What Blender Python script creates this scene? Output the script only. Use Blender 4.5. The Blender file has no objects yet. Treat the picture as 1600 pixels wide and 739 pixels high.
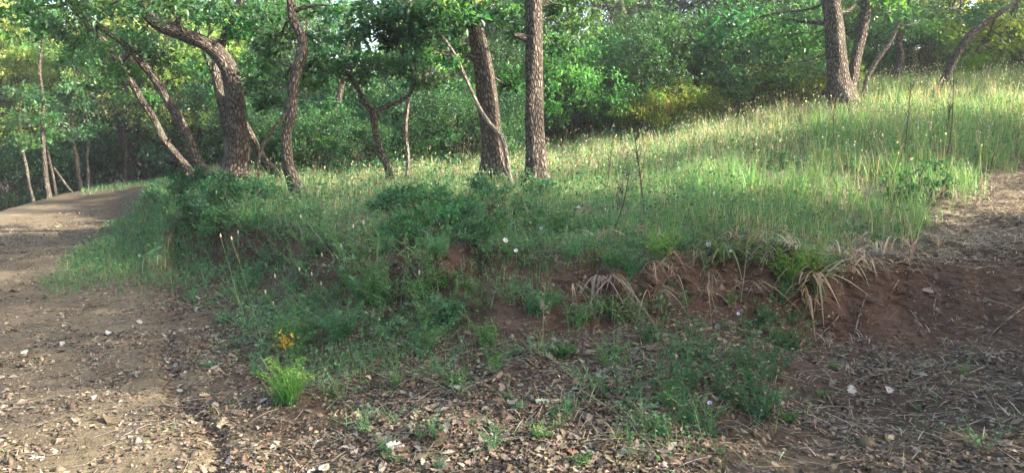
import bpy, math, random
import numpy as np
from mathutils import Vector
from mathutils.bvhtree import BVHTree

rng = np.random.default_rng(388)
random.seed(388)
scene = bpy.context.scene
COL = scene.collection

# ------------------------------------------------------------------ camera
EYE = 1.55
PITCH = math.radians(6.25)
FPX = 1186.0
cam_d = bpy.data.cameras.new("camera")
cam = bpy.data.objects.new("camera", cam_d)
COL.objects.link(cam)
cam.location = (0, 0, EYE)
cam.rotation_euler = (math.radians(90) - PITCH, 0, 0)
cam_d.sensor_width = 36.0
cam_d.lens = 36.0 * FPX / 1600.0
cam_d.clip_start = 0.05
cam_d.clip_end = 2000
scene.camera = cam

# ------------------------------------------------------------------ light
HAZE = 0.0012
SUN = Vector((0.86, -0.22, 0.43)).normalized()      # direction towards the sun
sun_d = bpy.data.lights.new("sun", 'SUN')
sun_d.energy = 5.0
sun_d.angle = math.radians(0.6)
sun_d.color = (1.0, 0.90, 0.74)
sun = bpy.data.objects.new("sun", sun_d)
COL.objects.link(sun)
sun.location = (20, -12, 14)
sun.rotation_euler = SUN.to_track_quat('Z', 'Y').to_euler()
world = bpy.data.worlds.new("World")
scene.world = world
world.use_nodes = True
wn = world.node_tree.nodes
wl = world.node_tree.links
bg = wn["Background"]
sky = wn.new('ShaderNodeTexSky')
sky.sky_type = 'NISHITA'
sky.sun_disc = False
sky.sun_elevation = math.asin(SUN.z)
sky.sun_rotation = math.atan2(SUN.x, SUN.y)
sky.dust_density = 4.0
sky.air_density = 1.0
sky.ozone_density = 0.6
wl.new(sky.outputs[0], bg.inputs[0])
bg.inputs[1].default_value = 0.15
scene.view_settings.view_transform = 'Standard'
scene.view_settings.look = 'None'
scene.view_settings.exposure = 2.35
scene.view_settings.gamma = 1.0
cy = scene.cycles
cy.max_bounces = 6
cy.diffuse_bounces = 4
cy.glossy_bounces = 2
cy.transmission_bounces = 4
cy.sample_clamp_indirect = 4.0
cy.use_denoising = True
cy.use_adaptive_sampling = True
cy.adaptive_threshold = 0.02


def at(px, py, d):
    """World point seen at photo pixel (px,py) at ground distance d along +Y."""
    a = (px - 800.0) / FPX
    b = (369.5 - py) / FPX
    t = d / (math.cos(PITCH) + b * math.sin(PITCH))
    return np.array([a * t, d, EYE + t * (-math.sin(PITCH) + b * math.cos(PITCH))])


def at_z(px, py, z):
    b = (369.5 - py) / FPX
    k = -math.sin(PITCH) + b * math.cos(PITCH)
    t = (z - EYE) / k
    return np.array([(px - 800.0) / FPX * t, t * (math.cos(PITCH) + b * math.sin(PITCH)), z])


def to_px(P):
    P = np.asarray(P)
    f = P[..., 1] * math.cos(PITCH) - (P[..., 2] - EYE) * math.sin(PITCH)
    u = P[..., 1] * math.sin(PITCH) + (P[..., 2] - EYE) * math.cos(PITCH)
    f = np.where(f < 0.05, 0.05, f)
    return 800 + FPX * P[..., 0] / f, 369.5 - FPX * u / f


# ------------------------------------------------------------------ noise
def _hash(i, j, k):
    n = (i * 374761393 + j * 668265263 + k * 2147483647 * 31 + 1013904223) & 0xFFFFFFFF
    n = ((n ^ (n >> 13)) * 1274126177) & 0xFFFFFFFF
    n = n ^ (n >> 16)
    return (n & 0xFFFFFF) / float(0xFFFFFF)


def vnoise(P):
    P = np.asarray(P, dtype=np.float64)
    I = np.floor(P).astype(np.int64)
    F = P - I
    F = F * F * (3 - 2 * F)
    r = 0
    for dx in (0, 1):
        for dy in (0, 1):
            for dz in (0, 1):
                w = (F[..., 0] if dx else 1 - F[..., 0]) * (F[..., 1] if dy else 1 - F[..., 1]) * (F[..., 2] if dz else 1 - F[..., 2])
                r = r + w * _hash(I[..., 0] + dx, I[..., 1] + dy, I[..., 2] + dz)
    return r


def fbm(P, octv=4, freq=1.0):
    P = np.asarray(P, dtype=np.float64) * freq
    r = 0
    a = 0.5
    for o in range(octv):
        r = r + a * (vnoise(P + 17.3 * o) * 2 - 1)
        P = P * 2.03
        a *= 0.5
    return r


def sstep(a, b, x):
    t = np.clip((x - a) / (b - a), 0, 1)
    return t * t * (3 - 2 * t)


# ------------------------------------------------------------------ mesh helpers
def link(name, me, parent=None):
    o = bpy.data.objects.new(name, me)
    COL.objects.link(o)
    if parent is not None:
        o.parent = parent
    return o


def mesh_np(name, V, F, mat, col=None, smooth=False, vec=None):
    """V (N,3); F list of int arrays (M,k)."""
    me = bpy.data.meshes.new(name)
    if not isinstance(F, (list, tuple)):
        F = [F]
    F = [f for f in F if len(f)]
    nl = sum(f.size for f in F)
    npoly = sum(len(f) for f in F)
    me.vertices.add(len(V))
    me.vertices.foreach_set('co', np.ascontiguousarray(V, dtype=np.float32).ravel())
    me.loops.add(nl)
    me.loops.foreach_set('vertex_index', np.concatenate([f.ravel() for f in F]).astype(np.int32))
    me.polygons.add(npoly)
    tot = np.concatenate([np.full(len(f), f.shape[1], dtype=np.int32) for f in F])
    start = np.concatenate([[0], np.cumsum(tot)[:-1]]).astype(np.int32)
    me.polygons.foreach_set('loop_start', start)
    me.polygons.foreach_set('loop_total', tot)
    if smooth:
        me.polygons.foreach_set('use_smooth', np.ones(npoly, dtype=bool))
    me.update(calc_edges=True)
    if col is not None:
        a = me.attributes.new('col', 'FLOAT_COLOR', 'POINT')
        c = np.ones((len(V), 4), dtype=np.float32)
        c[:, :3] = col
        a.data.foreach_set('color', c.ravel())
    if vec is not None:
        a = me.attributes.new('bk', 'FLOAT_VECTOR', 'POINT')
        a.data.foreach_set('vector', np.ascontiguousarray(vec, dtype=np.float32).ravel())
    me.materials.append(mat)
    return me


class Geo:
    """Collects vertices, faces and colours into one mesh."""
    def __init__(s):
        s.V, s.F, s.C, s.B, s.n = [], [], [], [], 0

    def add(s, V, F, C, B=None):
        if not isinstance(F, (list, tuple)):
            F = [F]
        V = np.asarray(V)
        s.V.append(V)
        for f in F:
            if len(f):
                s.F.append(np.asarray(f) + s.n)
        C = np.asarray(C)
        s.C.append(np.broadcast_to(C, (len(V), 3)))
        s.B.append(B if B is not None else np.zeros((len(V), 3)))
        s.n += len(V)
        return s

    def build(s, name, mat, parent=None, smooth=False, bark=False):
        if not s.V:
            return None
        me = s.mesh(name, mat, smooth, bark)
        return link(name, me, parent)

    def mesh(s, name, mat, smooth=False, bark=False):
        byk = {}
        for f in s.F:
            byk.setdefault(f.shape[1], []).append(f)
        F = [np.concatenate(v) for v in byk.values()]
        return mesh_np(name, np.concatenate(s.V), F, mat, np.concatenate(s.C), smooth,
                       np.concatenate(s.B) if bark else None)


def tag(o, label=None, cat=None, group=None, kind=None):
    if label: o['label'] = label
    if cat: o['category'] = cat
    if group: o['group'] = group
    if kind: o['kind'] = kind
    return o


def empty(name, loc, rz=0.0):
    e = bpy.data.objects.new(name, None)
    COL.objects.link(e)
    e.empty_display_size = 0.2
    e.location = Vector([float(c) for c in loc])
    e.rotation_euler = (0, 0, rz)
    return e


def copy_tree(o, parent=None):
    c = o.copy()
    COL.objects.link(c)
    c.parent = parent
    for ch in o.children:
        copy_tree(ch, c)
    return c


# ------------------------------------------------------------------ materials
def new_mat(name):
    m = bpy.data.materials.new(name)
    m.use_nodes = True
    nt = m.node_tree
    nt.nodes.clear()
    out = nt.nodes.new('ShaderNodeOutputMaterial')
    return m, nt, out


def N(nt, t, **kw):
    n = nt.nodes.new(t)
    for k, v in kw.items():
        setattr(n, k, v)
    return n


def leaf_mat(name, rough=0.5, transl=0.35, tint=(1.5, 1.6, 0.6), spec=0.35):
    m, nt, out = new_mat(name)
    at_ = N(nt, 'ShaderNodeAttribute', attribute_name='col')
    p = N(nt, 'ShaderNodeBsdfPrincipled')
    p.inputs['Roughness'].default_value = rough
    p.inputs['Specular IOR Level'].default_value = spec
    nt.links.new(at_.outputs['Color'], p.inputs['Base Color'])
    if transl > 0:
        t = N(nt, 'ShaderNodeBsdfTranslucent')
        mul = N(nt, 'ShaderNodeVectorMath', operation='MULTIPLY')
        mul.inputs[1].default_value = tint
        nt.links.new(at_.outputs['Color'], mul.inputs[0])
        nt.links.new(mul.outputs[0], t.inputs['Color'])
        mx = N(nt, 'ShaderNodeMixShader')
        mx.inputs[0].default_value = transl
        nt.links.new(p.outputs[0], mx.inputs[1])
        nt.links.new(t.outputs[0], mx.inputs[2])
        nt.links.new(mx.outputs[0], out.inputs[0])
    else:
        nt.links.new(p.outputs[0], out.inputs[0])
    return m


def ramp(nt, stops):
    r = N(nt, 'ShaderNodeValToRGB')
    e = r.color_ramp.elements
    while len(e) < len(stops):
        e.new(0.5)
    for i, (pos, c) in enumerate(stops):
        e[i].position = pos
        e[i].color = (*c, 1)
    return r


def bark_mat(name, dark, mid, light):
    m, nt, out = new_mat(name)
    L = nt.links.new
    a = N(nt, 'ShaderNodeAttribute', attribute_name='bk')
    mp = N(nt, 'ShaderNodeMapping')
    mp.inputs['Scale'].default_value = (1, 1, 0.36)
    L(a.outputs['Vector'], mp.inputs[0])
    n0 = N(nt, 'ShaderNodeTexNoise'); n0.inputs['Scale'].default_value = 9; n0.inputs['Detail'].default_value = 3
    L(mp.outputs[0], n0.inputs[0])
    warp = N(nt, 'ShaderNodeVectorMath', operation='SCALE'); warp.inputs['Scale'].default_value = 0.05
    L(n0.outputs['Color'], warp.inputs[0])
    ad = N(nt, 'ShaderNodeVectorMath', operation='ADD')
    L(mp.outputs[0], ad.inputs[0]); L(warp.outputs[0], ad.inputs[1])
    v = N(nt, 'ShaderNodeTexVoronoi', feature='DISTANCE_TO_EDGE'); v.inputs['Scale'].default_value = 30
    L(ad.outputs[0], v.inputs['Vector'])
    n1 = N(nt, 'ShaderNodeTexNoise'); n1.inputs['Scale'].default_value = 60; n1.inputs['Detail'].default_value = 6
    L(mp.outputs[0], n1.inputs[0])
    sm = N(nt, 'ShaderNodeMath', operation='MULTIPLY_ADD'); sm.inputs[1].default_value = 2.0
    L(v.outputs['Distance'], sm.inputs[0])
    m2 = N(nt, 'ShaderNodeMath', operation='MULTIPLY'); m2.inputs[1].default_value = 0.45
    L(n1.outputs['Fac'], m2.inputs[0]); L(m2.outputs[0], sm.inputs[2])
    r = ramp(nt, [(0.15, dark), (0.45, mid), (0.85, light)])
    L(sm.outputs[0], r.inputs[0])
    n2 = N(nt, 'ShaderNodeTexNoise'); n2.inputs['Scale'].default_value = 3.2; n2.inputs['Detail'].default_value = 5
    L(a.outputs['Vector'], n2.inputs[0])
    r2 = ramp(nt, [(0.56, (0, 0, 0)), (0.68, (1, 1, 1))])
    L(n2.outputs['Fac'], r2.inputs[0])
    mx = N(nt, 'ShaderNodeMix', data_type='RGBA')
    mx.inputs['B'].default_value = (0.20, 0.20, 0.15, 1)
    fm = N(nt, 'ShaderNodeMath', operation='MULTIPLY'); fm.inputs[1].default_value = 0.45
    L(r2.outputs[0], fm.inputs[0]); L(fm.outputs[0], mx.inputs['Factor'])
    L(r.outputs[0], mx.inputs['A'])
    p = N(nt, 'ShaderNodeBsdfPrincipled'); p.inputs['Roughness'].default_value = 0.9
    p.inputs['Specular IOR Level'].default_value = 0.2
    L(mx.outputs['Result'], p.inputs['Base Color'])
    b = N(nt, 'ShaderNodeBump'); b.inputs['Strength'].default_value = 1.0; b.inputs['Distance'].default_value = 0.03
    L(sm.outputs[0], b.inputs['Height']); L(b.outputs[0], p.inputs['Normal'])
    L(p.outputs[0], out.inputs[0])
    return m


M_LEAF = leaf_mat('oak_leaf', 0.40, 0.48, (2.1, 2.1, 0.75), 0.5)
M_BUSH = leaf_mat('bush_leaf', 0.5, 0.38, (1.5, 1.7, 0.6), 0.35)
M_GRASS = leaf_mat('grass_blade', 0.55, 0.42, (1.35, 1.35, 0.75), 0.3)
M_DRY = leaf_mat('dry_leaf', 0.75, 0.12, (1.1, 1.0, 0.8), 0.2)
M_PETAL = leaf_mat('petal', 0.6, 0.35, (1.0, 1.0, 1.0), 0.2)
M_STEM = leaf_mat('plant_stem', 0.8, 0.0)
M_BARK = bark_mat('oak_bark', (0.017, 0.013, 0.011), (0.064, 0.051, 0.041), (0.155, 0.130, 0.108))
M_BARKD = bark_mat('dark_bark', (0.016, 0.013, 0.010), (0.065, 0.052, 0.042), (0.14, 0.12, 0.10))
M_DEAD = bark_mat('bare_wood', (0.06, 0.048, 0.040), (0.165, 0.138, 0.115), (0.29, 0.25, 0.21))


def soil_mat():
    m, nt, out = new_mat('soil')
    L = nt.links.new
    msk = N(nt, 'ShaderNodeAttribute', attribute_name='col')      # R: track earth, G: cut face, B: straw thatch
    sep = N(nt, 'ShaderNodeSeparateColor'); L(msk.outputs['Color'], sep.inputs[0])
    g = N(nt, 'ShaderNodeNewGeometry')
    def noise(sc, det, rough=0.6, vec=None):
        n = N(nt, 'ShaderNodeTexNoise'); n.inputs['Scale'].default_value = sc; n.inputs['Detail'].default_value = det
        n.inputs['Roughness'].default_value = rough
        L(vec if vec is not None else g.outputs['Position'], n.inputs[0])
        return n
    n1 = noise(2.2, 8, 0.65); n2 = noise(14, 8, 0.7); n3 = noise(70, 4, 0.7); n4 = noise(0.9, 4)
    base = ramp(nt, [(0.25, (0.042, 0.030, 0.020)), (0.5, (0.086, 0.063, 0.042)), (0.72, (0.145, 0.110, 0.076))])
    L(n2.outputs['Fac'], base.inputs[0])
    face = ramp(nt, [(0.3, (0.058, 0.031, 0.021)), (0.5, (0.100, 0.057, 0.040)), (0.7, (0.150, 0.098, 0.073))])
    L(n1.outputs['Fac'], face.inputs[0])
    track = ramp(nt, [(0.33, (0.075, 0.058, 0.038)), (0.5, (0.160, 0.128, 0.083)), (0.66, (0.25, 0.205, 0.135))])
    tm = N(nt, 'ShaderNodeMix', data_type='FLOAT'); tm.inputs[0].default_value = 0.5
    L(n1.outputs['Fac'], tm.inputs[2]); L(n2.outputs['Fac'], tm.inputs[3]); L(tm.outputs[0], track.inputs[0])
    straw = ramp(nt, [(0.3, (0.10, 0.075, 0.05)), (0.5, (0.20, 0.16, 0.11)), (0.7, (0.34, 0.28, 0.20))])
    st = N(nt, 'ShaderNodeMapping'); st.inputs['Scale'].default_value = (12, 50, 40); st.inputs['Rotation'].default_value = (0, 0, 0.3)
    L(g.outputs['Position'], st.inputs[0])
    n5 = noise(1.0, 5, 0.7, st.outputs[0]); L(n5.outputs['Fac'], straw.inputs[0])
    def mix(f, a, b):
        x = N(nt, 'ShaderNodeMix', data_type='RGBA')
        L(f, x.inputs['Factor']); L(a, x.inputs['A']); L(b, x.inputs['B'])
        return x.outputs['Result']
    c = mix(sep.outputs[0], base.outputs[0], track.outputs[0])
    c = mix(sep.outputs[1], c, face.outputs[0])
    c = mix(sep.outputs[2], c, straw.outputs[0])
    # pale grit flecks
    v = N(nt, 'ShaderNodeTexVoronoi'); v.inputs['Scale'].default_value = 55
    L(g.outputs['Position'], v.inputs['Vector'])
    gr = ramp(nt, [(0.06, (1, 1, 1)), (0.13, (0, 0, 0))]); L(v.outputs['Distance'], gr.inputs[0])
    gm = N(nt, 'ShaderNodeMath', operation='MULTIPLY'); gm.inputs[1].default_value = 0.35; L(gr.outputs[0], gm.inputs[0])
    x = N(nt, 'ShaderNodeMix', data_type='RGBA'); L(gm.outputs[0], x.inputs['Factor']); L(c, x.inputs['A'])
    x.inputs['B'].default_value = (0.33, 0.28, 0.23, 1)
    p = N(nt, 'ShaderNodeBsdfPrincipled'); p.inputs['Roughness'].default_value = 0.95
    p.inputs['Specular IOR Level'].default_value = 0.15
    L(x.outputs['Result'], p.inputs['Base Color'])
    hs = N(nt, 'ShaderNodeMath', operation='MULTIPLY_ADD'); hs.inputs[1].default_value = 0.4
    L(n3.outputs['Fac'], hs.inputs[0]); L(n2.outputs['Fac'], hs.inputs[2])
    b = N(nt, 'ShaderNodeBump'); b.inputs['Strength'].default_value = 1.0; b.inputs['Distance'].default_value = 0.05
    L(hs.outputs[0], b.inputs['Height']); L(b.outputs[0], p.inputs['Normal'])
    L(p.outputs[0], out.inputs[0])
    return m


M_SOIL = soil_mat()


# ------------------------------------------------------------------ terrain
def pchip(x, Y, xn):
    """Monotone cubic interpolation of Y (n,...) at knots x, for xn (m,)."""
    x = np.asarray(x, float); Y = np.asarray(Y, float)
    h = np.diff(x)
    d = np.diff(Y, axis=0) / h.reshape(-1, *([1] * (Y.ndim - 1)))
    m = np.zeros_like(Y)
    a, b = d[:-1], d[1:]
    same = (a * b) > 0
    with np.errstate(divide='ignore', invalid='ignore'):
        hm = np.where(same, 2 * a * b / (a + b), 0)
    m[1:-1] = np.nan_to_num(hm)
    m[0] = d[0]; m[-1] = d[-1]
    i = np.clip(np.searchsorted(x, xn, side='right') - 1, 0, len(x) - 2)
    t = ((xn - x[i]) / h[i]).reshape(-1, *([1] * (Y.ndim - 1)))
    H = h[i].reshape(-1, *([1] * (Y.ndim - 1)))
    return (Y[i] * (2 * t**3 - 3 * t**2 + 1) + Y[i + 1] * (-2 * t**3 + 3 * t**2)
            + m[i] * H * (t**3 - 2 * t**2 + t) + m[i + 1] * H * (t**3 - t**2))


Zp = lambda y, z: ('z', y, z)
Dp = lambda y, d: ('d', y, d)
COLS = {
    0:    [Zp(600, 0), Zp(480, 0), Zp(410, .05), Zp(370, .12), Zp(345, .2), Dp(331, 17.0), Dp(345, 22), Dp(312, 35)],
    100:  [Zp(600, 0), Zp(500, 0), Zp(400, .1), Zp(350, .2), Zp(330, .25), Dp(304, 21), Dp(310, 24), Dp(300, 35)],
    180:  [Zp(600, 0), Zp(480, .02), Zp(420, .12), Zp(360, .22), Zp(322, .33), Dp(291, 22), Dp(296, 26), Dp(290, 35)],
    230:  [Zp(590, 0), Zp(470, .05), Zp(410, .2), Dp(340, 13.2), Dp(302, 16.5), Dp(288, 21), Dp(286, 25), Dp(280, 35)],
    280:  [Zp(600, 0), Zp(425, .12), Dp(335, 10.5), Dp(318, 11.5), Dp(300, 13), Dp(285, 17), Dp(278, 22), Dp(265, 35)],
    340:  [Zp(620, 0), Zp(420, .2), Dp(350, 9.5), Dp(330, 10.2), Dp(298, 11.3), Dp(275, 16), Dp(262, 22), Dp(250, 35)],
    400:  [Zp(650, 0), Zp(430, .25), Dp(358, 8.6), Dp(330, 9.5), Dp(295, 11.2), Dp(270, 16), Dp(255, 22), Dp(240, 35)],
    500:  [Zp(700, 0), Zp(460, .3), Dp(378, 7.3), Dp(345, 8.2), Dp(300, 10.5), Dp(265, 16), Dp(248, 22), Dp(230, 35)],
    600:  [Zp(700, .02), Zp(495, .3), Dp(388, 6.4), Dp(355, 7.3), Dp(295, 10.5), Dp(258, 16), Dp(238, 22), Dp(220, 35)],
    725:  [Zp(700, .03), Zp(512, .28), Dp(395, 6.05), Dp(360, 6.95), Dp(290, 10.7), Dp(248, 16), Dp(225, 22), Dp(200, 35)],
    850:  [Zp(700, .05), Zp(530, .27), Dp(404, 5.75), Dp(365, 6.7), Dp(287, 11), Dp(235, 17), Dp(205, 22), Dp(180, 35)],
    1000: [Zp(700, .05), Zp(520, .3), Dp(398, 5.85), Dp(360, 6.8), Dp(275, 11), Dp(215, 17), Dp(190, 22), Dp(165, 35)],
    1100: [Zp(700, .05), Zp(505, .32), Dp(388, 5.95), Dp(352, 6.9), Dp(262, 11), Dp(200, 17), Dp(172, 22), Dp(150, 35)],
    1220: [Zp(690, .03), Zp(520, .2), Dp(392, 6.0), Dp(362, 6.9), Dp(242, 11), Dp(184, 16.5), Dp(155, 22), Dp(130, 35)],
    1350: [Zp(680, 0), Zp(532, .12), Dp(424, 6.2), Dp(376, 7.0), Dp(226, 11), Dp(160, 16), Dp(131, 22), Dp(100, 35)],
    1480: [Zp(680, 0), Zp(536, .12), Dp(414, 6.45), Dp(352, 7.3), Dp(222, 11), Dp(151, 16), Dp(124, 22), Dp(92, 35)],
    1600: [Zp(680, 0), Zp(546, .1), Dp(412, 6.5), Dp(346, 7.4), Dp(240, 10.5), Dp(145, 16), Dp(118, 22), Dp(86, 35)],
}
COLS[-300] = COLS[0]; COLS[-1600] = COLS[0]
COLS[1900] = COLS[1600]; COLS[3200] = COLS[1600]
pxs = sorted(COLS)
SROW = [-3, -2, -1, 0, 1, 2, 3, 4, 5, 6, 7, 8, 9, 10]
G = np.zeros((len(pxs), len(SROW), 3))
for i, px in enumerate(pxs):
    a = (px - 800) / FPX
    G[i, 0] = (a * 75, -60, 0)
    G[i, 1] = (a * 14, -9, 0)
    G[i, 2] = (a * 4.6, 1.6, 0)
    G[i, 3] = at_z(px, 739, 0)
    for k, (t, y, v) in enumerate(COLS[px]):
        G[i, 4 + k] = at_z(px, y, v) if t == 'z' else at(px, y, v)
    yI = COLS[px][7][1]
    G[i, 12] = at(px, yI - 6, 90)
    G[i, 13] = at(px, 215 if yI > 150 else 165, 300)
pn = np.concatenate([np.linspace(-1600, -300, 16)[:-1], np.linspace(-300, -20, 30)[:-1], np.arange(-20, 1621, 3.6),
                     np.linspace(1640, 1900, 26), np.linspace(1900, 3200, 18)[1:]])
sn = []
for a_, b_, n_ in [(-3, -2, 8), (-2, -1, 24), (-1, 0, 40), (0, 1, 75), (1, 2, 95), (2, 3, 80), (3, 4, 55), (4, 5, 60), (5, 6, 40), (6, 7, 24), (7, 8, 20), (8, 9, 14), (9, 10, 10)]:
    sn.append(np.linspace(a_, b_, n_ + 1)[:-1])
sn = np.concatenate(sn + [[10.0]])
T = pchip(pxs, G, pn)
T = pchip(SROW, T.transpose(1, 0, 2), sn).transpose(1, 0, 2)     # (npx, ns, 3)
PX, SS = np.meshgrid(pn, sn, indexing='ij')
bankw = sstep(220, 320, PX)                                       # the bank fades out to the left
facem = bankw * sstep(1.75, 2.1, SS) * (1 - sstep(2.95, 3.25, SS))
near = 1 - sstep(6, 8, SS)
# relief
P0 = T.copy()
lump = fbm(P0, 4, 2.2)
fine = fbm(P0, 3, 9.0)
rough = fbm(P0, 3, 24.0)
talus = bankw * sstep(0.6, 1.4, SS) * (1 - sstep(4.0, 5.0, SS))
T[..., 2] += near * (0.035 + 0.07 * talus) * lump * (1 - 0.5 * sstep(-0.5, 0.2, -SS)) + near * (0.010 + 0.02 * talus) * fine + near * 0.006 * rough
T[..., 2] += (1 - near) * 0.35 * fbm(P0, 3, 0.25) * sstep(7, 8.5, SS)
big = fbm(P0 * np.array([1, 0.3, 1.6]), 4, 1.7)
soft = 1 - 0.6 * sstep(1280, 1380, PX)
T[..., 1] += facem * soft * (0.20 * big + 0.05 * fine) + facem * (0.045 * rough + 0.03 * np.abs(fbm(P0, 2, 14.0)))
T[..., 2] += facem * 0.05 * fbm(P0 + 9, 3, 3.0)
# lip overhang in places: gullies run down the face
gull = np.abs(fbm(np.stack([PX / 60, SS * 0.4, SS * 0], -1), 3, 1.0))
T[..., 1] += soft * bankw * np.exp(-((SS - 2.6) / 0.45) ** 2) * (0.22 * (0.25 - gull)) * 1.2
# shallow wheel ruts and a wash line on the track
rut = np.exp(-((PX - (330 - (SS - 0) * 55)) / 22) ** 2) * (1 - sstep(1.0, 2.0, SS)) * sstep(-1, 0.2, SS)
T[..., 2] -= 0.05 * rut * sstep(120, 260, PX)
# rolled-down clods at the foot
ppx, ppy = to_px(T)
NI, NJ = len(pn), len(sn)
idx = np.arange(NI * NJ).reshape(NI, NJ)
quads = np.stack([idx[:-1, :-1], idx[1:, :-1], idx[1:, 1:], idx[:-1, 1:]], -1).reshape(-1, 4)
TV = T.reshape(-1, 3)
nz = fbm(P0, 3, 1.1)
track = (1 - sstep(250, 420, PX + 120 * nz + 60 * (SS - 1))) * (1 - sstep(6.0, 6.6, SS))
track = np.maximum(track, 0.30 * (1 - sstep(0.3, 1.2, SS + nz)))
straw = sstep(3.3, 3.9, SS + 0.5 * nz) * (1 - sstep(7, 8, SS)) * bankw * sstep(430, 520, PX + 100 * nz)
face = np.clip(facem * 1.15 - 0.15 * np.abs(nz), 0, 1)
face = np.maximum(face, 0.45 * bankw * sstep(1.0, 1.9, SS + 0.4 * nz) * (1 - sstep(2.0, 2.4, SS)))
face = face * (1 - .45 * sstep(1400, 1500, PX))
face = np.maximum(face, 0.3 * sstep(1380, 1460, PX) * sstep(2.8, 3.0, SS) * (1 - sstep(3.2, 3.8, SS + .5 * nz)))
tcol = np.stack([track, face, straw], -1).reshape(-1, 3)
ter = tag(link('ground', mesh_np('ground', TV, quads, M_SOIL, tcol, True)), kind='structure')
bvh = BVHTree.FromPolygons(TV.tolist(), quads.tolist(), all_triangles=False)
CAM = Vector((0, 0, EYE))


def hit(px, py):
    """Point of the ground seen at a photo pixel."""
    d = Vector(at(px, py, 1.0).tolist()) - CAM
    loc, nor, i, dist = bvh.ray_cast(CAM, d.normalized())
    return None if loc is None else np.array(loc)


def gz(x, y):
    loc, nor, i, dist = bvh.ray_cast(Vector((x, y, 80)), Vector((0, 0, -1)))
    return 0.0 if loc is None else loc.z


# face tables for scattering on the ground
Q = TV[quads]
QC = Q.mean(1)
nrm = np.cross(Q[:, 2] - Q[:, 0], Q[:, 3] - Q[:, 1])
QA = np.linalg.norm(nrm, axis=1) * 0.5
QN = nrm / (2 * QA[:, None] + 1e-9)
QN[QN[:, 2] < 0] *= -1
fpx = (PX[:-1, :-1] + PX[1:, 1:]).ravel() / 2
fs = (SS[:-1, :-1] + SS[1:, 1:]).ravel() / 2
qx, qy = to_px(QC)
VIS = (qx > -330) & (qx < 1930) & (qy < 860) & (fs > -1)
fn = fbm(QC, 3, 1.6)
fn2 = fbm(QC + 31, 3, 4.0)


def scatter(dens):
    """dens: expected number per m2 for each face. Returns points, normals, face index."""
    lam = np.clip(dens, 0, None) * QA
    n = rng.poisson(lam)
    f = np.repeat(np.arange(len(n)), n)
    u = rng.random((len(f), 1)); v = rng.random((len(f), 1))
    q = Q[f]
    P = (q[:, 0] * (1 - u) + q[:, 1] * u) * (1 - v) + (q[:, 3] * (1 - u) + q[:, 2] * u) * v
    return P, QN[f], f


# ------------------------------------------------------------------ plant geometry
def unit(v):
    return v / (np.linalg.norm(v, axis=-1, keepdims=True) + 1e-9)


def blades(g, base, az, L, W, lean, bend, droop, col, seg=3, up=1.0, tipw=0.08, fold=0.0, tipcol=None):
    """Curved strap leaves. All arrays of length N."""
    n = len(base)
    L, W, lean, bend, droop = [np.broadcast_to(np.asarray(x, float), (n,)) for x in (L, W, lean, bend, droop)]
    t = np.linspace(0, 1, seg + 1)
    h = L[:, None] * (lean[:, None] * t + bend[:, None] * t**2)
    z = L[:, None] * (up * t - droop[:, None] * t**2)
    c = np.stack([base[:, None, 0] + h * np.cos(az)[:, None], base[:, None, 1] + h * np.sin(az)[:, None], base[:, None, 2] + z], -1)
    w = W[:, None] * (0.75 + 0.6 * t - 1.35 * t**2.2 + tipw) * 0.5
    w = np.maximum(w, W[:, None] * tipw * 0.5)
    saz = az + rng.normal(0, 0.7, n)
    side = np.stack([-np.sin(saz), np.cos(saz), np.zeros(n)], -1)[:, None, :]
    A = c - side * w[..., None]
    B = c + side * w[..., None]
    V = np.stack([A, B], 2).reshape(-1, 3)
    k = (np.arange(n) * (seg + 1) * 2)[:, None] + np.arange(seg)[None] * 2
    k = k.ravel()
    F = np.stack([k, k + 1, k + 3, k + 2], -1)
    col = np.asarray(col)
    if col.ndim == 1:
        col = np.broadcast_to(col, (n, 3))
    if tipcol is None:
        C = np.repeat(col, (seg + 1) * 2, axis=0)
    else:
        tipcol = np.broadcast_to(tipcol, (n, 3))
        tt = np.repeat(t, 2)[None, :, None]
        C = (col[:, None] * (1 - tt**1.5) + tipcol[:, None] * tt**1.5).reshape(-1, 3)
    g.add(V, F, C)
    return c[:, -1]


def cross_stem(g, A, B, r, col):
    """Thin straight three-sided stems from A to B."""
    n = len(A)
    r = np.broadcast_to(np.asarray(r, float), (n,))
    d = unit(B - A)
    ref = np.tile(np.array([0.3, 0.8, 0.1]), (n, 1))
    s = unit(np.cross(d, ref)); u = np.cross(d, s)
    V = []
    for P, k in ((A, 1.0), (B, 0.55)):
        for q in range(3):
            a = q * 2.094
            V.append(P + (s * math.cos(a) + u * math.sin(a)) * (r * k)[:, None])
    V = np.stack(V, 1).reshape(-1, 3)
    b = (np.arange(n) * 6)[:, None]
    F = np.concatenate([b + np.array([q, (q + 1) % 3, 3 + (q + 1) % 3, 3 + q]) for q in range(3)])
    col = np.asarray(col)
    C = np.repeat(np.broadcast_to(col, (n, 3)), 6, axis=0)
    g.add(V, F, C)


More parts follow.
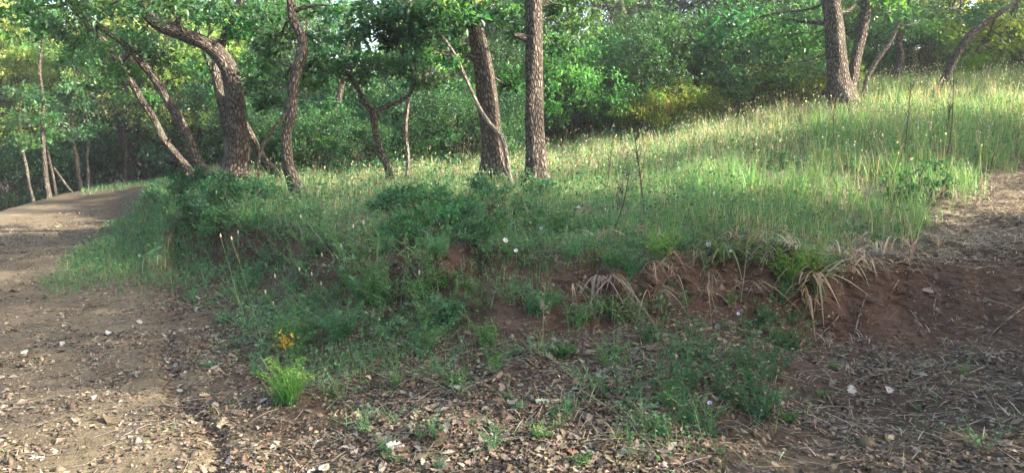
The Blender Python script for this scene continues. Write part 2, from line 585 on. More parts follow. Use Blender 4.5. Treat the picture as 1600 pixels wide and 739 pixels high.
def spindles(g, P, D, L, R, col):
    """Plump seed heads: six-sided spindles along D."""
    n = len(P)
    L = np.broadcast_to(np.asarray(L, float), (n,)); R = np.broadcast_to(np.asarray(R, float), (n,))
    D = unit(D)
    ref = np.tile(np.array([0.9, 0.1, 0.2]), (n, 1))
    s = unit(np.cross(D, ref)); u = np.cross(D, s)
    V = [P]
    for f_, k in ((0.28, 1.0), (0.7, 0.8)):
        for q in range(5):
            a = q * 2 * math.pi / 5
            V.append(P + D * (L * f_)[:, None] + (s * math.cos(a) + u * math.sin(a)) * (R * k)[:, None])
    V.append(P + D * L[:, None])
    V = np.stack(V, 1).reshape(-1, 3)
    b = (np.arange(n) * 12)[:, None]
    tri = np.concatenate([b + np.array([0, 1 + (q + 1) % 5, 1 + q]) for q in range(5)] + [b + np.array([11, 6 + q, 6 + (q + 1) % 5]) for q in range(5)])
    qd = np.concatenate([b + np.array([1 + q, 1 + (q + 1) % 5, 6 + (q + 1) % 5, 6 + q]) for q in range(5)])
    col = np.asarray(col)
    C = np.repeat(np.broadcast_to(col, (n, 3)), 12, axis=0)
    g.add(V, [tri, qd], C)


def leaves(g, P, D, Nn, L, W, col, cup=0.18):
    """Kite leaves folded along the midrib: P base, D direction, Nn normal."""
    n = len(P)
    L = np.broadcast_to(np.asarray(L, float), (n,))[:, None]; W = np.broadcast_to(np.asarray(W, float), (n,))[:, None]
    D = unit(D)
    S = unit(np.cross(D, Nn)); U = np.cross(S, D)
    mid = P + D * L * 0.52
    V = np.stack([P, mid + S * W * 0.5 + U * W * cup, P + D * L - U * L * 0.10, mid - S * W * 0.5 + U * W * cup], 1).reshape(-1, 3)
    b = (np.arange(n) * 4)[:, None]
    F = np.concatenate([b + np.array([0, 1, 2]), b + np.array([0, 2, 3])])
    col = np.asarray(col)
    C = np.repeat(np.broadcast_to(col, (n, 3)), 4, axis=0)
    g.add(V, F, C)


def leaf_clumps(g, C, R, n_twig, n_leaf, size, col, var=0.25, flat=0.65, inner=0.25, asp=0.5, hue=None):
    """Twigs that radiate through ellipsoids C (k,3), R (k,3), leaves along each twig."""
    k = len(C)
    R = np.broadcast_to(np.asarray(R, float), (k, 3))
    cv = 1 + rng.normal(0, var, (k, 1))
    cl = np.clip(np.asarray(col) * cv, 0.004, 1)
    cl[:, 0] *= (1 + rng.normal(0, 0.18, k)); cl[:, 2] *= (1 + rng.normal(0, 0.15, k))
    i = np.repeat(np.arange(k), n_twig)
    m = len(i)
    d = unit(rng.normal(0, 1, (m, 3)))
    d[:, 2] = d[:, 2] * 0.8 + 0.05
    r1 = rng.uniform(0.55, 1.0, (m, 1)) ** 0.6
    A = C[i] + d * R[i] * inner
    d2 = unit(d + rng.normal(0, 0.25, (m, 3)))
    B = C[i] + d2 * R[i] * r1
    B[:, 2] -= 0.06 * np.linalg.norm(R[i], axis=1)
    j = np.repeat(np.arange(m), n_leaf)
    q = len(j)
    t = rng.random((q, 1)) ** 0.7
    tl = np.linalg.norm(B - A, axis=1)[j][:, None]
    P = A[j] * (1 - t) + B[j] * t + rng.normal(0, 1, (q, 3)) * np.minimum(tl * 0.10, 0.09)
    ax = unit(unit(B - A)[j] * 0.7 + rng.normal(0, 0.75, (q, 3)))
    nn = unit(rng.normal(0, 0.75, (q, 3)) + np.array([0, 0, flat * 1.7]))
    s = size * rng.uniform(0.6, 1.25, q)
    cc = np.clip(cl[i][j] * (1 + rng.normal(0, 0.16, (q, 1))), 0.003, 1)
    yel = (rng.random(q) < 0.05)[:, None]
    cc = np.where(yel, cc * np.array([2.0, 1.5, 0.9]), cc)
    leaves(g, P, ax, nn, s, s * asp * rng.uniform(0.8, 1.2, q), cc)


def tube(g, pts, rad, seg=10, rough_=0.12, col=(0, 0, 0), flare=0.0, sub=8, seed=0.0):
    """Bark tube along a smoothed path."""
    pts = np.asarray(pts, float); rad = np.asarray(rad, float)
    n = len(pts)
    d = np.concatenate([[0], np.cumsum(np.linalg.norm(np.diff(pts, axis=0), axis=1))])
    m = max(4, int(sub * (n - 1)) + 1)
    tn = np.linspace(0, d[-1], m)
    Pn = pchip(d, pts, tn) if n > 2 else pts[0] + (pts[1] - pts[0]) * (tn / d[-1])[:, None]
    if n > 3:   # soften corners
        Pn[1:-1] = (Pn[:-2] + 2 * Pn[1:-1] + Pn[2:]) / 4
    Rn = np.interp(tn, d, rad)
    Tn = unit(np.gradient(Pn, axis=0))
    ref = np.array([0.0, 1.0, 0.0]) if abs(Tn[0, 1]) < 0.9 else np.array([1.0, 0, 0])
    s = np.cross(Tn[0], ref); s /= np.linalg.norm(s)
    S = []
    for k in range(m):
        s = s - Tn[k] * np.dot(s, Tn[k]); s /= np.linalg.norm(s)
        S.append(s.copy())
    S = np.array(S); U = np.cross(Tn, S)
    th = np.arange(seg) * 2 * math.pi / seg
    cs, sn_ = np.cos(th), np.sin(th)
    dirs = S[:, None] * cs[None, :, None] + U[:, None] * sn_[None, :, None]
    q = np.stack(np.broadcast_arrays(cs[None, :] * 1.5, sn_[None, :] * 1.5, tn[:, None] * 1.2), -1) + seed
    r = Rn[:, None] * (1 + rough_ * 2.2 * fbm(q, 3, 1.0))
    if flare > 0:
        fl = np.exp(-np.maximum(tn - .3, 0) / (rad[0] * 1.6))[:, None]
        lob = 0.5 + 0.5 * np.cos(th * 5 + seed)[None, :] * 0.6 + 0.25 * np.cos(th * 3 + 1 + seed)[None, :]
        r = r * (1 + flare * fl * (0.5 + lob))
    V = (Pn[:, None] + dirs * r[..., None]).reshape(-1, 3)
    bk = np.stack([cs[None, :] * Rn[:, None], sn_[None, :] * Rn[:, None], np.broadcast_to(tn[:, None], (m, seg))], -1).reshape(-1, 3) + seed * 3
    I = np.arange(m * seg).reshape(m, seg)
    F = np.stack([I[:-1], np.roll(I, -1, 1)[:-1], np.roll(I, -1, 1)[1:], I[1:]], -1).reshape(-1, 4)
    g.add(V, F, col, bk)
    return Pn, Rn


def limb(g, A, B, r0, r1=0.006, wob=0.12, seg=6, sag=0.0):
    A = np.asarray(A, float); B = np.asarray(B, float)
    L = np.linalg.norm(B - A)
    k = 5
    t = np.linspace(0, 1, k)[:, None]
    P = A * (1 - t) + B * t + rng.normal(0, wob * L * 0.5, (k, 3)) * (np.sin(t * math.pi))
    P[:, 2] += sag * L * np.sin(t[:, 0] * math.pi)
    tube(g, P, np.linspace(r0, r1, k), seg=seg, rough_=0.08, sub=3, seed=rng.random() * 9)
    return P


GREEN = np.array([0.040, 0.110, 0.050])
GREEN_D = np.array([0.022, 0.064, 0.034])
GREEN_Y = np.array([0.085, 0.15, 0.035])
GREEN_B = np.array([0.045, 0.15, 0.040])

# ------------------------------------------------------------------ background trees
def oak_proto(name, H, spread, lean, bark, col, n_cl, base_h, leaf=0.13, dens=(16, 9), r0=0.13, stems=1, bare=0.0):
    root = empty(name, (0, 0, 0))
    g = Geo(); gl = Geo()
    Cs = []
    for sidx in range(stems):
        a0 = rng.uniform(0, 6.28)
        x = np.array([0.0, 0.0, -0.5]) + (np.array([math.cos(a0), math.sin(a0), 0]) * 0.15 * sidx)
        pts = [x.copy()]
        dirn = unit(np.array([lean * math.cos(a0), lean * math.sin(a0), 1.0]))
        k = 8
        for q in range(k):
            dirn = unit(dirn + rng.normal(0, 0.13, 3) + np.array([0, 0, 0.10]))
            x = x + dirn * (H * 0.92 + 0.5) / k
            pts.append(x.copy())
        pts = np.array(pts)
        rr = np.linspace(r0, r0 * 0.2, k + 1) / (1 + 0.25 * (stems - 1))
        Pn, Rn = tube(g, pts, rr, seg=9, flare=0.4, sub=4, seed=rng.random() * 20)
        nb = int(n_cl / stems)
        for q in range(nb):
            t = rng.uniform(0, 1) ** 0.8
            hz = base_h + (H - base_h) * t
            i0 = int(np.clip((hz - 0.6 * rng.random()) / (H + 0.5) * len(Pn) * 0.85, 2, len(Pn) - 2))
            ang = rng.uniform(0, 6.28)
            prof = math.sin(min(1, (1.02 - t) * 1.25) * math.pi / 2) * (0.55 + 0.45 * min(1, t * 3))
            rad = spread * prof * rng.uniform(0.25, 1.0)
            c = np.array([Pn[i0][0] + math.cos(ang) * rad, Pn[i0][1] + math.sin(ang) * rad, hz])
            limb(g, Pn[i0], c, max(0.012, Rn[i0] * 0.4), 0.008, 0.10)
            if rng.random() > bare:
                Cs.append(c)
    Cs = np.array(Cs)
    R = np.stack([rng.uniform(0.45, 0.95, len(Cs)), rng.uniform(0.45, 0.95, len(Cs)), rng.uniform(0.28, 0.5, len(Cs))], -1) * (spread / 2.4)
    leaf_clumps(gl, Cs, R, dens[0], dens[1], leaf, col)
    g.build('trunk', bark, root, smooth=True, bark=True)
    gl.build('crown', M_LEAF, root)
    return root


def shrub_proto(name, W, H, col, n_cl, leaf=0.06, dens=(14, 10), mat=None, asp=0.5, var=0.2):
    root = empty(name, (0, 0, 0))
    g = Geo(); gl = Geo()
    Cs = []
    for q in range(n_cl):
        a = rng.uniform(0, 6.28); t = rng.random() ** 0.7
        z = H * t * rng.uniform(0.85, 1.0)
        rr = W * math.sqrt(max(0.05, 1 - (0.85 * t) ** 2)) * rng.uniform(0.2, 1.0) ** 0.5
        c = np.array([math.cos(a) * rr, math.sin(a) * rr, z])
        Cs.append(c)
        if q % 2 == 0:
            limb(g, (rng.normal(0, 0.08), rng.normal(0, 0.08), -0.1), c, 0.018, 0.004, 0.15, seg=4)
    Cs = np.array(Cs)
    s = W * 0.30
    R = np.stack([rng.uniform(0.7, 1.2, len(Cs)) * s, rng.uniform(0.7, 1.2, len(Cs)) * s, rng.uniform(0.6, 1.0, len(Cs)) * s], -1)
    leaf_clumps(gl, Cs, R, dens[0], dens[1], leaf, col, var=var, flat=0.5, asp=asp)
    g.build('stems', M_BARKD, root, smooth=True, bark=True)
    gl.build('foliage', mat or M_BUSH, root)
    return root


protos = [  # leaf colours split by light: brighter for sunny left wood, darker for shaded centre
    oak_proto('oak_tree', 8.5, 2.8, 0.15, M_BARK, (0.052, 0.125, 0.050), 60, 1.9, 0.14, (14, 9)),
    oak_proto('oak_tree', 7.0, 2.4, 0.30, M_BARKD, (0.046, 0.120, 0.054), 52, 1.2, 0.13, (14, 9)),
    oak_proto('oak_tree', 9.5, 3.0, 0.10, M_BARK, GREEN * 0.9, 66, 2.6, 0.14, (14, 9), r0=0.17),
    oak_proto('oak_tree', 6.0, 2.4, 0.35, M_BARKD, (0.19, 0.27, 0.09), 46, 0.8, 0.13, (14, 9), r0=0.09, stems=2),  # sunny look of the left wood put into the leaf colour
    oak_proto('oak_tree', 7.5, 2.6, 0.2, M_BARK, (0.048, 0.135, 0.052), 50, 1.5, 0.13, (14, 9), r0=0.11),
    oak_proto('oak_tree', 8.0, 2.8, 0.2, M_BARK, (0.20, 0.27, 0.10), 62, 2.4, 0.13, (15, 9), r0=0.12),  # paler still, sunlight put into the leaf colour
]
shrubs = [
    shrub_proto('shrub', 1.5, 2.0, (0.030, 0.080, 0.036), 46, 0.075),  # leaf colour darkened, thicket shade put into it
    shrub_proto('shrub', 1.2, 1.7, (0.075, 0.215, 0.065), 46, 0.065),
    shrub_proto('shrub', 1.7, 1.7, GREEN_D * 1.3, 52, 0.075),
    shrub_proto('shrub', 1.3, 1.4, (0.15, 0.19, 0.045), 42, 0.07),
    shrub_proto('shrub', 1.5, 2.2, (0.034, 0.095, 0.040), 54, 0.07),  # darkened too, its colour carries the shade of the thicket
]
_used = set()
SHORT = {
 'tiny white bloom dotted in the grass near the bank lip': 'tiny white bloom in grass',
 'low dark bush under the thin trunks': 'low dark bush',
 'leafy weed mixed among the brambles by the big trunks': 'leafy weed among brambles',
 'leafy weed mixed among the brambles by the double oak': 'leafy bramble side weed',
 'ragged green weed on the earthy slope': 'ragged green slope weed',
 'leafy oak filling the wood between the nearer trees': 'leafy mid wood oak',
 'sunlit yellow green oak of the wood beyond the track': 'sunlit yellow green oak',
 'sunlit oak of the wood above the meadow': 'sunlit oak above the meadow',
 'big shrub deep in the wood': 'big shrub deep in the wood',
 'tall high crowned oak added unseen to shade the track': 'tall high crowned oak',
 'green weed in the fringe along the bank lip': 'green lip weed',
 'fine leaved green weed inside the seeding weed patch': 'fine leaved weed in the patch',
 'young leafy oak crowding the wood beyond the bend of the track': 'young leafy oak beyond the track',
 'taller oak behind the young oaks beyond the track bend': 'taller oak beyond the track',
 'slender green oak in the thicket between the leaning trunks': 'slender oak in the thicket',
 'tall oak deep in the wood behind the leaning trunks': 'tall oak deep in the wood',
 'green oak rising behind the long shrub thicket': 'oak rising behind the thicket',
 'high oak on the slope far behind the shrub thicket': 'high oak far behind the thicket',
 'yellow green oak along the top edge of the meadow': 'oak at the meadow top edge',
 'tall oak behind the top edge of the meadow': 'tall oak beyond the meadow top',
 'dark undergrowth shrub in the shaded wood beyond the track': 'dark undergrowth shrub beyond the track',
 'green undergrowth shrub between the thin trunks behind the meadow': 'green undergrowth shrub',
 'dense green shrub in the thicket along the back of the meadow': 'dense green thicket shrub',
 'low yellow green bush at the front of the meadow thicket': 'low bush fronting the thicket',
 'bush under the trees at the top edge of the meadow': 'bush at the meadow top edge',
 'low dark green bramble in the mass in front of the two big trunks': 'low dark green bramble',
 'leafy dark bramble around the foot of the bent double oak': 'leafy dark bramble',
 'feathery green weed on the slope below the dark brambles': 'feathery green weed',
 'small sparse seedling weed among dry leaves below the bank': 'small seedling weed among leaves',
 'bushy green weed with brown seed heads in the patch below the green strap leaves': 'bushy brown headed weed',
 'thin sparse seeding weed standing alone on the slope': 'lone thin seeding weed',
 'dry pale straw tuft collapsed on the bank lip': 'collapsed dry straw tuft',
 'small heap of greyed dead straps on the foot of the red earth': 'small grey dead strap heap',
 'single grass stalk with a plump cream head rising from the slope': 'cream headed grass stalk',
}


def place(proto, x, y, s=1.0, rz=None, label=None, cat=None, group=None, z=None, sz=None, tilt=0.0):
    if id(proto) not in _used:
        _used.add(id(proto)); o = proto
    else:
        o = copy_tree(proto)
    o.location = (float(x), float(y), float(gz(x, y) if z is None else z))
    o.rotation_euler = (tilt * rng.normal(), tilt * rng.normal(), rng.uniform(0, 6.28) if rz is None else rz)
    o.scale = (s, s, s if sz is None else sz)
    tag(o, label, cat, group)
    return o


def pos_at(px, d):
    return (px - 800) / FPX * d, d


# forest behind, in depth bands
def band(n, px0, px1, d0, d1, s0, s1, kinds, label, group, jit=0.5):
    for i in range(n):
        px = px0 + (px1 - px0) * (i + 0.5 + rng.uniform(-jit, jit)) / n
        d = rng.uniform(d0, d1)
        if 525 < px < 625 and d > 22:
            continue
        x, y = pos_at(px, d)
        place(protos[kinds[rng.integers(len(kinds))]], x, y, rng.uniform(s0, s1), None, label, 'tree', group, tilt=0.04)


band(10, -40, 330, 24, 30, .75, .98, [1, 3, 5, 5], 'young leafy oak crowding the wood beyond the bend of the track', 'oaks of the wood beyond the track bend')
band(9, -80, 470, 31, 42, 1.0, 1.25, [5, 2, 5, 3], 'taller oak behind the young oaks beyond the track bend', 'taller oaks beyond the track bend')
band(9, 300, 760, 19, 25, .6, .85, [1, 4, 3], 'slender green oak in the thicket between the leaning trunks', 'oaks of the thicket behind the leaning trunks')
band(8, 300, 800, 28, 40, .9, 1.1, [0, 1, 2, 4], 'tall oak deep in the wood behind the leaning trunks', 'tall oaks deep behind the leaning trunks')
band(10, 760, 1300, 25, 32, .75, .95, [0, 1, 4], 'green oak rising behind the long shrub thicket', 'oaks behind the shrub thicket')
band(8, 740, 1340, 34, 46, 1.0, 1.2, [0, 2, 1], 'high oak on the slope far behind the shrub thicket', 'high oaks far behind the shrub thicket')
band(9, 1300, 1760, 24, 32, .75, .95, [3, 1, 4, 0], 'yellow green oak along the top edge of the meadow', 'oaks along the top edge of the meadow')
band(7, 1300, 1800, 34, 46, 1.0, 1.2, [2, 0, 1], 'tall oak behind the top edge of the meadow', 'tall oaks behind the top edge of the meadow')

band(12, 300, 1300, 26, 36, .85, 1.1, [1, 0, 4, 3], 'leafy oak filling the wood between the nearer trees', 'oaks filling the wood')
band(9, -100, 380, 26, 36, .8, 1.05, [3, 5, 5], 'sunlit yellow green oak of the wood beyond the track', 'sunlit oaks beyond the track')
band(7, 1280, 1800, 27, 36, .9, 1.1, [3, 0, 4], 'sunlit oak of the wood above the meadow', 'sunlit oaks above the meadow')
# understorey shrubs
def shrub_band(n, px0, px1, d0, d1, s0, s1, kinds, label, group):
    for i in range(n):
        px = px0 + (px1 - px0) * (i + 0.5 + rng.uniform(-.5, .5)) / n
        d = rng.uniform(d0, d1)
        x, y = pos_at(px, d)
        place(shrubs[kinds[rng.integers(len(kinds))]], x, y, rng.uniform(s0, s1), None, label, 'shrub', group)


shrub_band(16, -60, 330, 24, 33, .9, 1.3, [0, 2], 'dark undergrowth shrub in the shaded wood beyond the track', 'undergrowth shrubs beyond the track')
shrub_band(16, 400, 800, 13.6, 15.8, .38, .62, [0, 2, 4], 'low dark bush under the thin trunks', 'low bushes under the thin trunks')
shrub_band(22, 400, 800, 15.5, 22, .6, 1.0, [0, 1, 2], 'green undergrowth shrub between the thin trunks behind the meadow', 'undergrowth shrubs between the thin trunks')
shrub_band(30, 780, 1300, 18.5, 22.5, 1.0, 1.4, [0, 1, 4, 0, 4, 3], 'dense green shrub in the thicket along the back of the meadow', 'shrubs of the thicket behind the meadow')
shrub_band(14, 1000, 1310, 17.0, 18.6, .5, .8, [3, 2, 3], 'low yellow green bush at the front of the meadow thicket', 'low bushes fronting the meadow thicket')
shrub_band(14, 300, 1000, 24, 30, 1.2, 1.7, [0, 4, 2], 'big shrub deep in the wood', 'big shrubs deep in the wood')
shrub_band(14, 1330, 1720, 20.5, 25, .8, 1.1, [3, 0, 2], 'bush under the trees at the top edge of the meadow', 'bushes at the top edge of the meadow')
x, y = pos_at(885, 18.2)
place(shrubs[1], x, y, 1.45, 1.0, 'tallest bright green rounded shrub of the thicket, just right of the straight trunk', 'shrub')

# ------------------------------------------------------------------ the trunks that single out
def main_tree(name, label, stems, d=None, bark=M_BARK, crown=None, twigs=(), ext=3.0, col=GREEN, cat='tree', group=None,
              leaf=0.11, flare=0.85, seg=18, extra_limbs=()):
    """stems: list of pixel paths [(px,py,width_px[,depth offset])]; the first starts at the foot."""
    p0 = stems[0][0]
    h = hit(p0[0], p0[1])
    if d is None:
        d = float(h[1])
        base = h
    else:
        b = at(p0[0], p0[1], d)
        base = np.array([b[0], d, gz(b[0], d)])
    root = empty(name, base)
    g = Geo(); gl = Geo()
    tops = []
    for si, st in enumerate(stems):
        P = []; R = []
        for q in st:
            dd = d + (q[3] if len(q) > 3 else 0)
            P.append(at(q[0], q[1], dd)); R.append(q[2] / 2 / FPX * dd)
        P = np.array(P); R = np.array(R)
        if si == 0:
            P = np.concatenate([[P[0] + np.array([0, 0, -0.35])], P]); R = np.concatenate([[R[0] * 1.1], R])
        if st[-1][1] < 15 and ext > 0:
            dv = unit(P[-1] - P[-2])
            for k in range(4):
                dv = unit(dv + np.array([0, 0, 0.22]) + rng.normal(0, 0.08, 3))
                P = np.concatenate([P, [P[-1] + dv * ext / 4]]); R = np.concatenate([R, [R[-1] * 0.8]])
        tube(g, P - base, R, seg=seg if si == 0 else max(8, seg - 6), flare=flare if si == 0 else 0, sub=9, rough_=0.20, seed=rng.random() * 30)
        tops.append((P[-1], R[-1], P))
    Cs, Rs = [], []
    if crown:
        for (ti, dx, dy, dz, rad, rz_, n) in crown:      # clumps round the top of stem ti
            tp = tops[ti][0]
            for k in range(n):
                v = unit(rng.normal(0, 1, 3)) * rng.random() ** 0.4
                c = tp + np.array([dx, dy, dz]) + v * np.array([rad, rad, rz_])
                Cs.append(c); Rs.append(np.array([.6, .6, .35]) * rng.uniform(.7, 1.2))
                src = tops[ti][2][-1 - rng.integers(3)]
                if k % 2 == 0:
                    limb(g, src - base, c - base, tops[ti][1] * 0.45, 0.008, 0.12)
    for (px, py, dd, rp) in twigs:                       # in-frame leaf sprays
        c = at(px, py, d + dd)
        rr = rp / FPX * (d + dd)
        Cs.append(c); Rs.append(np.array([rr, rr, rr * 0.55]))
        allP = np.concatenate([t[2] for t in tops])
        j = np.argmin(np.linalg.norm(allP - c, axis=1) + 0.6 * np.maximum(0, c[2] - allP[:, 2]) * 0 )
        limb(g, allP[j] - base, c - base, 0.018, 0.006, 0.12, seg=5)
    for (a_, b_, r_) in extra_limbs:
        limb(g, at(a_[0], a_[1], d) - base, at(b_[0], b_[1], d + (b_[2] if len(b_) > 2 else 0)) - base, r_, r_ * 0.35, 0.14, seg=7)
    if stems[0][0][2] > 14:
        for k in range(4):
            Pq = tops[0][2]; m_ = int(rng.integers(1, max(2, len(Pq) - 2)))
            t_ = rng.random(); A_ = Pq[m_] * (1 - t_) + Pq[m_ + 1] * t_
            r_ = stems[0][min(m_, len(stems[0]) - 1)][2] / 2 / FPX * d
            v_ = unit(np.array([rng.choice([-1, 1]) * rng.uniform(.5, 1), rng.uniform(-.8, .2), rng.uniform(.0, .8)]))
            ln = rng.uniform(.4, 1.6) * r_
            tube(g, np.array([A_ - base + v_ * r_ * .5, A_ - base + v_ * (r_ + ln * .5), A_ - base + v_ * (r_ + ln)]), [r_ * .55, r_ * .32, r_ * .2], seg=7, sub=4, rough_=.25, seed=rng.random() * 9)
    g.build('trunk', bark, root, smooth=True, bark=True)
    if Cs:
        Cs = np.array(Cs) - base; Rs = np.array(Rs)
        vol = np.clip(Rs[:, 0], 0.2, 1.0)
        for lo, hi in ((0, .35), (.35, .6), (.6, 2)):
            mk = (Rs[:, 0] >= lo) & (Rs[:, 0] < hi)
            if mk.any():
                nt_ = {0: 14, .35: 24, .6: 34}[lo]
                leaf_clumps(gl, Cs[mk], Rs[mk], nt_, 9, leaf, col, inner=0.1)
        gl.build('crown', M_LEAF, root)
    tag(root, label, cat, group)
    return root


# T1, the bent double oak on the bank
main_tree('oak_tree', 'thick rough oak on the bank bending left over the track, with a second stem behind',
          [[(371, 296, 37), (367, 270, 30), (373, 235, 28), (370, 180, 27), (363, 130, 27), (352, 100, 26), (325, 72, 24), (290, 55, 22), (255, 40, 22), (232, 22, 18), (222, -12, 17)],
           [(366, 280, 18, .1), (358, 230, 16, .15), (350, 180, 15, .2), (342, 140, 16, .3), (338, 105, 14, .4), (350, 60, 12, .5), (372, 10, 10, .6), (380, -30, 8, .6)]],
          crown=[(0, -.3, 0, .6, 1.9, 1.2, 26), (1, 0, .4, .3, 1.4, 1.0, 16)],
          twigs=[(190, 18, -.3, 60), (130, 5, -.2, 65), (60, 0, -.4, 70), (260, 5, -.6, 45), (10, 25, 0, 70), (300, 18, .4, 45), (345, 30, .5, 50), (385, 45, .4, 40), (215, 60, .5, 40),
                 (90, 40, .3, 55), (390, 100, .5, 30), (420, 20, .3, 50), (330, 8, -.2, 45)],
          ext=1.6, leaf=0.10)
# T2/T3 leaning pair
main_tree('oak_tree', 'slim dark trunk leaning left just behind the bent double oak, nearer of the leaning pair',
          [[(326, 286, 19), (310, 255, 15), (294, 215, 14), (276, 180, 14), (252, 140, 13), (232, 112, 12), (205, 80, 11), (180, 58, 10), (150, 38, 9), (120, 10, 8)]],
          d=11.8, crown=[(0, 0, 0, .5, 1.5, .8, 12)], twigs=[(250, 85, .3, 40), (190, 110, .3, 35), (150, 70, .2, 45), (300, 110, .5, 32), (120, 60, .5, 40)], leaf=.10, ext=1.2)
main_tree('oak_tree', 'slim pale trunk leaning left and farther back, behind the dark leaning trunk',
          [[(297, 276, 15), (280, 248, 13), (258, 222, 12), (240, 185, 11), (222, 158, 11), (205, 128, 10), (188, 100, 10), (165, 66, 9), (140, 42, 8), (110, 8, 7)]],
          d=12.8, bark=M_BARK, crown=[(0, 0, 0, .4, 1.5, .8, 10)], twigs=[(130, 90, 0, 40), (205, 60, .5, 40), (240, 150, .8, 26), (160, 130, .6, 34)], leaf=.10, ext=1.2)
main_tree('oak_tree', 'short thin trunk leaning right-to-left low behind the double oak',
          [[(428, 274, 11), (412, 252, 12), (400, 232, 12), (388, 205, 11), (374, 180, 9), (350, 140, 8), (330, 110, 7), (318, 75, 5), (310, 40, 3)]],
          d=12.6, bark=M_BARK, twigs=[(330, 105, .2, 45), (360, 150, .5, 35)], ext=0)
o = main_tree('dead_branch', 'pale bare forked branch leaning between the double oak and the sinuous trunk',
              [[(404, 262, 4), (408, 235, 6), (420, 212, 6), (434, 192, 5), (450, 168, 4)]], d=12.0, bark=M_DEAD, ext=0, flare=0, seg=8, cat='branch')
# T5 sinuous
main_tree('oak_tree', 'sinuous S-curved trunk on the bank lip, right of the double oak',
          [[(467, 304, 20), (460, 285, 16), (449, 255, 17), (447, 215, 17), (455, 180, 18), (458, 140, 18), (464, 105, 17), (474, 80, 15), (470, 55, 14), (458, 32, 13), (453, -8, 11)]],
          crown=[(0, 0, 0, .5, 1.3, .9, 16)], twigs=[(500, 60, .4, 40), (420, 60, .3, 42), (410, 95, .5, 42), (440, 120, .7, 34), (505, 15, .2, 50), (480, 130, .9, 30), (395, 130, .6, 36), (420, 160, .9, 28)], ext=2, leaf=.10,
          extra_limbs=[((458, 20), (515, 8), .035), ((462, 110), (440, 92), .02)])
# T6
main_tree('oak_tree', 'dark crooked trunk with a kink standing in the undergrowth near the small umbrella tree',
          [[(543, 262, 13), (535, 232, 12), (520, 205, 12), (519, 185, 10), (529, 155, 9), (533, 135, 8), (545, 112, 6)]], d=15.5, bark=M_BARKD, ext=0, col=GREEN * 1.1,
          twigs=[(540, 100, 0, 45), (510, 120, .3, 38), (575, 130, .6, 34)])
# T7 the small umbrella tree
main_tree('oak_tree', 'small crooked tree with a flat dark umbrella crown, foot in sunlit grass',
          [[(609, 276, 9), (603, 255, 10), (592, 228, 10), (586, 205, 10), (584, 180, 11), (572, 162, 9), (560, 140, 7), (545, 118, 5)],
           [(584, 178, 7), (600, 168, 7), (622, 160, 6), (640, 148, 5), (650, 128, 4)]],
          d=11.3, ext=0, col=GREEN_D * 1.35, leaf=.10, bark=M_BARK,
          twigs=[(520, 112, 0, 34), (550, 98, -.3, 38), (585, 102, -.2, 38), (615, 108, 0, 36), (645, 118, .1, 34), (490, 105, .2, 32), (500, 88, -.2, 32), (560, 122, .4, 30),
                 (600, 88, .3, 36), (640, 98, .3, 34), (530, 84, .2, 34), (668, 130, .3, 26), (470, 112, .5, 26)])
main_tree('oak_sapling', 'very thin upright stem between the umbrella tree and the dark straight trunk',
          [[(636, 282, 6), (638, 250, 6), (634, 205, 6), (638, 160, 6), (645, 130, 5), (652, 100, 4)]], d=11.6, ext=0, cat='sapling', bark=M_DEAD, seg=8,
          twigs=[(655, 95, .2, 26)])
main_tree('oak_tree', 'dark straight trunk in the shade left of the leaning thick trunk',
          [[(669, 238, 17), (670, 200, 14), (668, 150, 12), (664, 110, 11), (660, 70, 10), (665, 20, 8), (668, -20, 8)]], d=16.5, bark=M_BARKD, col=GREEN,
          twigs=[(650, 60, -.5, 45), (690, 80, 0, 45), (630, 30, 0, 50), (700, 30, 0, 45), (620, 75, .4, 36)], crown=[(0, 0, 0, .2, 1.5, 1, 10)])
main_tree('oak_tree', 'short dark crooked stem low in the shade behind the thick trunks',
          [[(732, 246, 9), (726, 225, 9), (724, 195, 8), (730, 165, 6), (726, 140, 5)]], d=16.0, bark=M_BARKD, ext=0, twigs=[(725, 135, 0, 36), (742, 160, .4, 30)])
# T11, T12
main_tree('oak_tree', 'thick trunk leaning left behind the bent sapling, one of two big trunks mid bank',
          [[(775, 288, 38), (773, 262, 32), (769, 220, 29), (763, 165, 28), (757, 115, 28), (748, 70, 26), (737, 30, 24), (724, -10, 23)]],
          bark=M_BARK, crown=[(0, -.2, 0, .5, 2.2, 1.2, 26)],
          twigs=[(690, 8, -.8, 60), (630, 12, -.8, 60), (660, 40, -.6, 45), (610, 45, -.4, 40), (700, 60, .4, 38), (590, 15, -.5, 45), (790, 8, .4, 50), (580, 35, -.6, 42), (555, 60, -.4, 32), (645, 25, -.7, 48), (690, 35, -.5, 46), (620, 70, -.4, 32), (725, 20, -.4, 42), (665, 85, -.4, 30), (800, 130, .4, 18), (720, 90, .6, 30), (760, 30, .5, 40)],
          ext=3.2, leaf=.11, col=GREEN_D * 1.4)
main_tree('oak_tree', 'straight upright thick trunk in the middle of the bank top',
          [[(838, 292, 36), (837, 268, 30), (835, 220, 27), (834, 150, 26), (833, 80, 26), (833, 30, 27), (834, -10, 25)]],
          bark=M_BARK, crown=[(0, .3, 0, .8, 2.2, 1.1, 26)], twigs=[(870, 12, .5, 45), (905, 40, .8, 45), (815, 50, .6, 30), (880, 70, 1.5, 40), (900, -5, .5, 45)], ext=3.2, col=GREEN_D * 1.5,
          extra_limbs=[((834, 5), (880, 8), .03), ((834, 12), (862, -4), .03)])
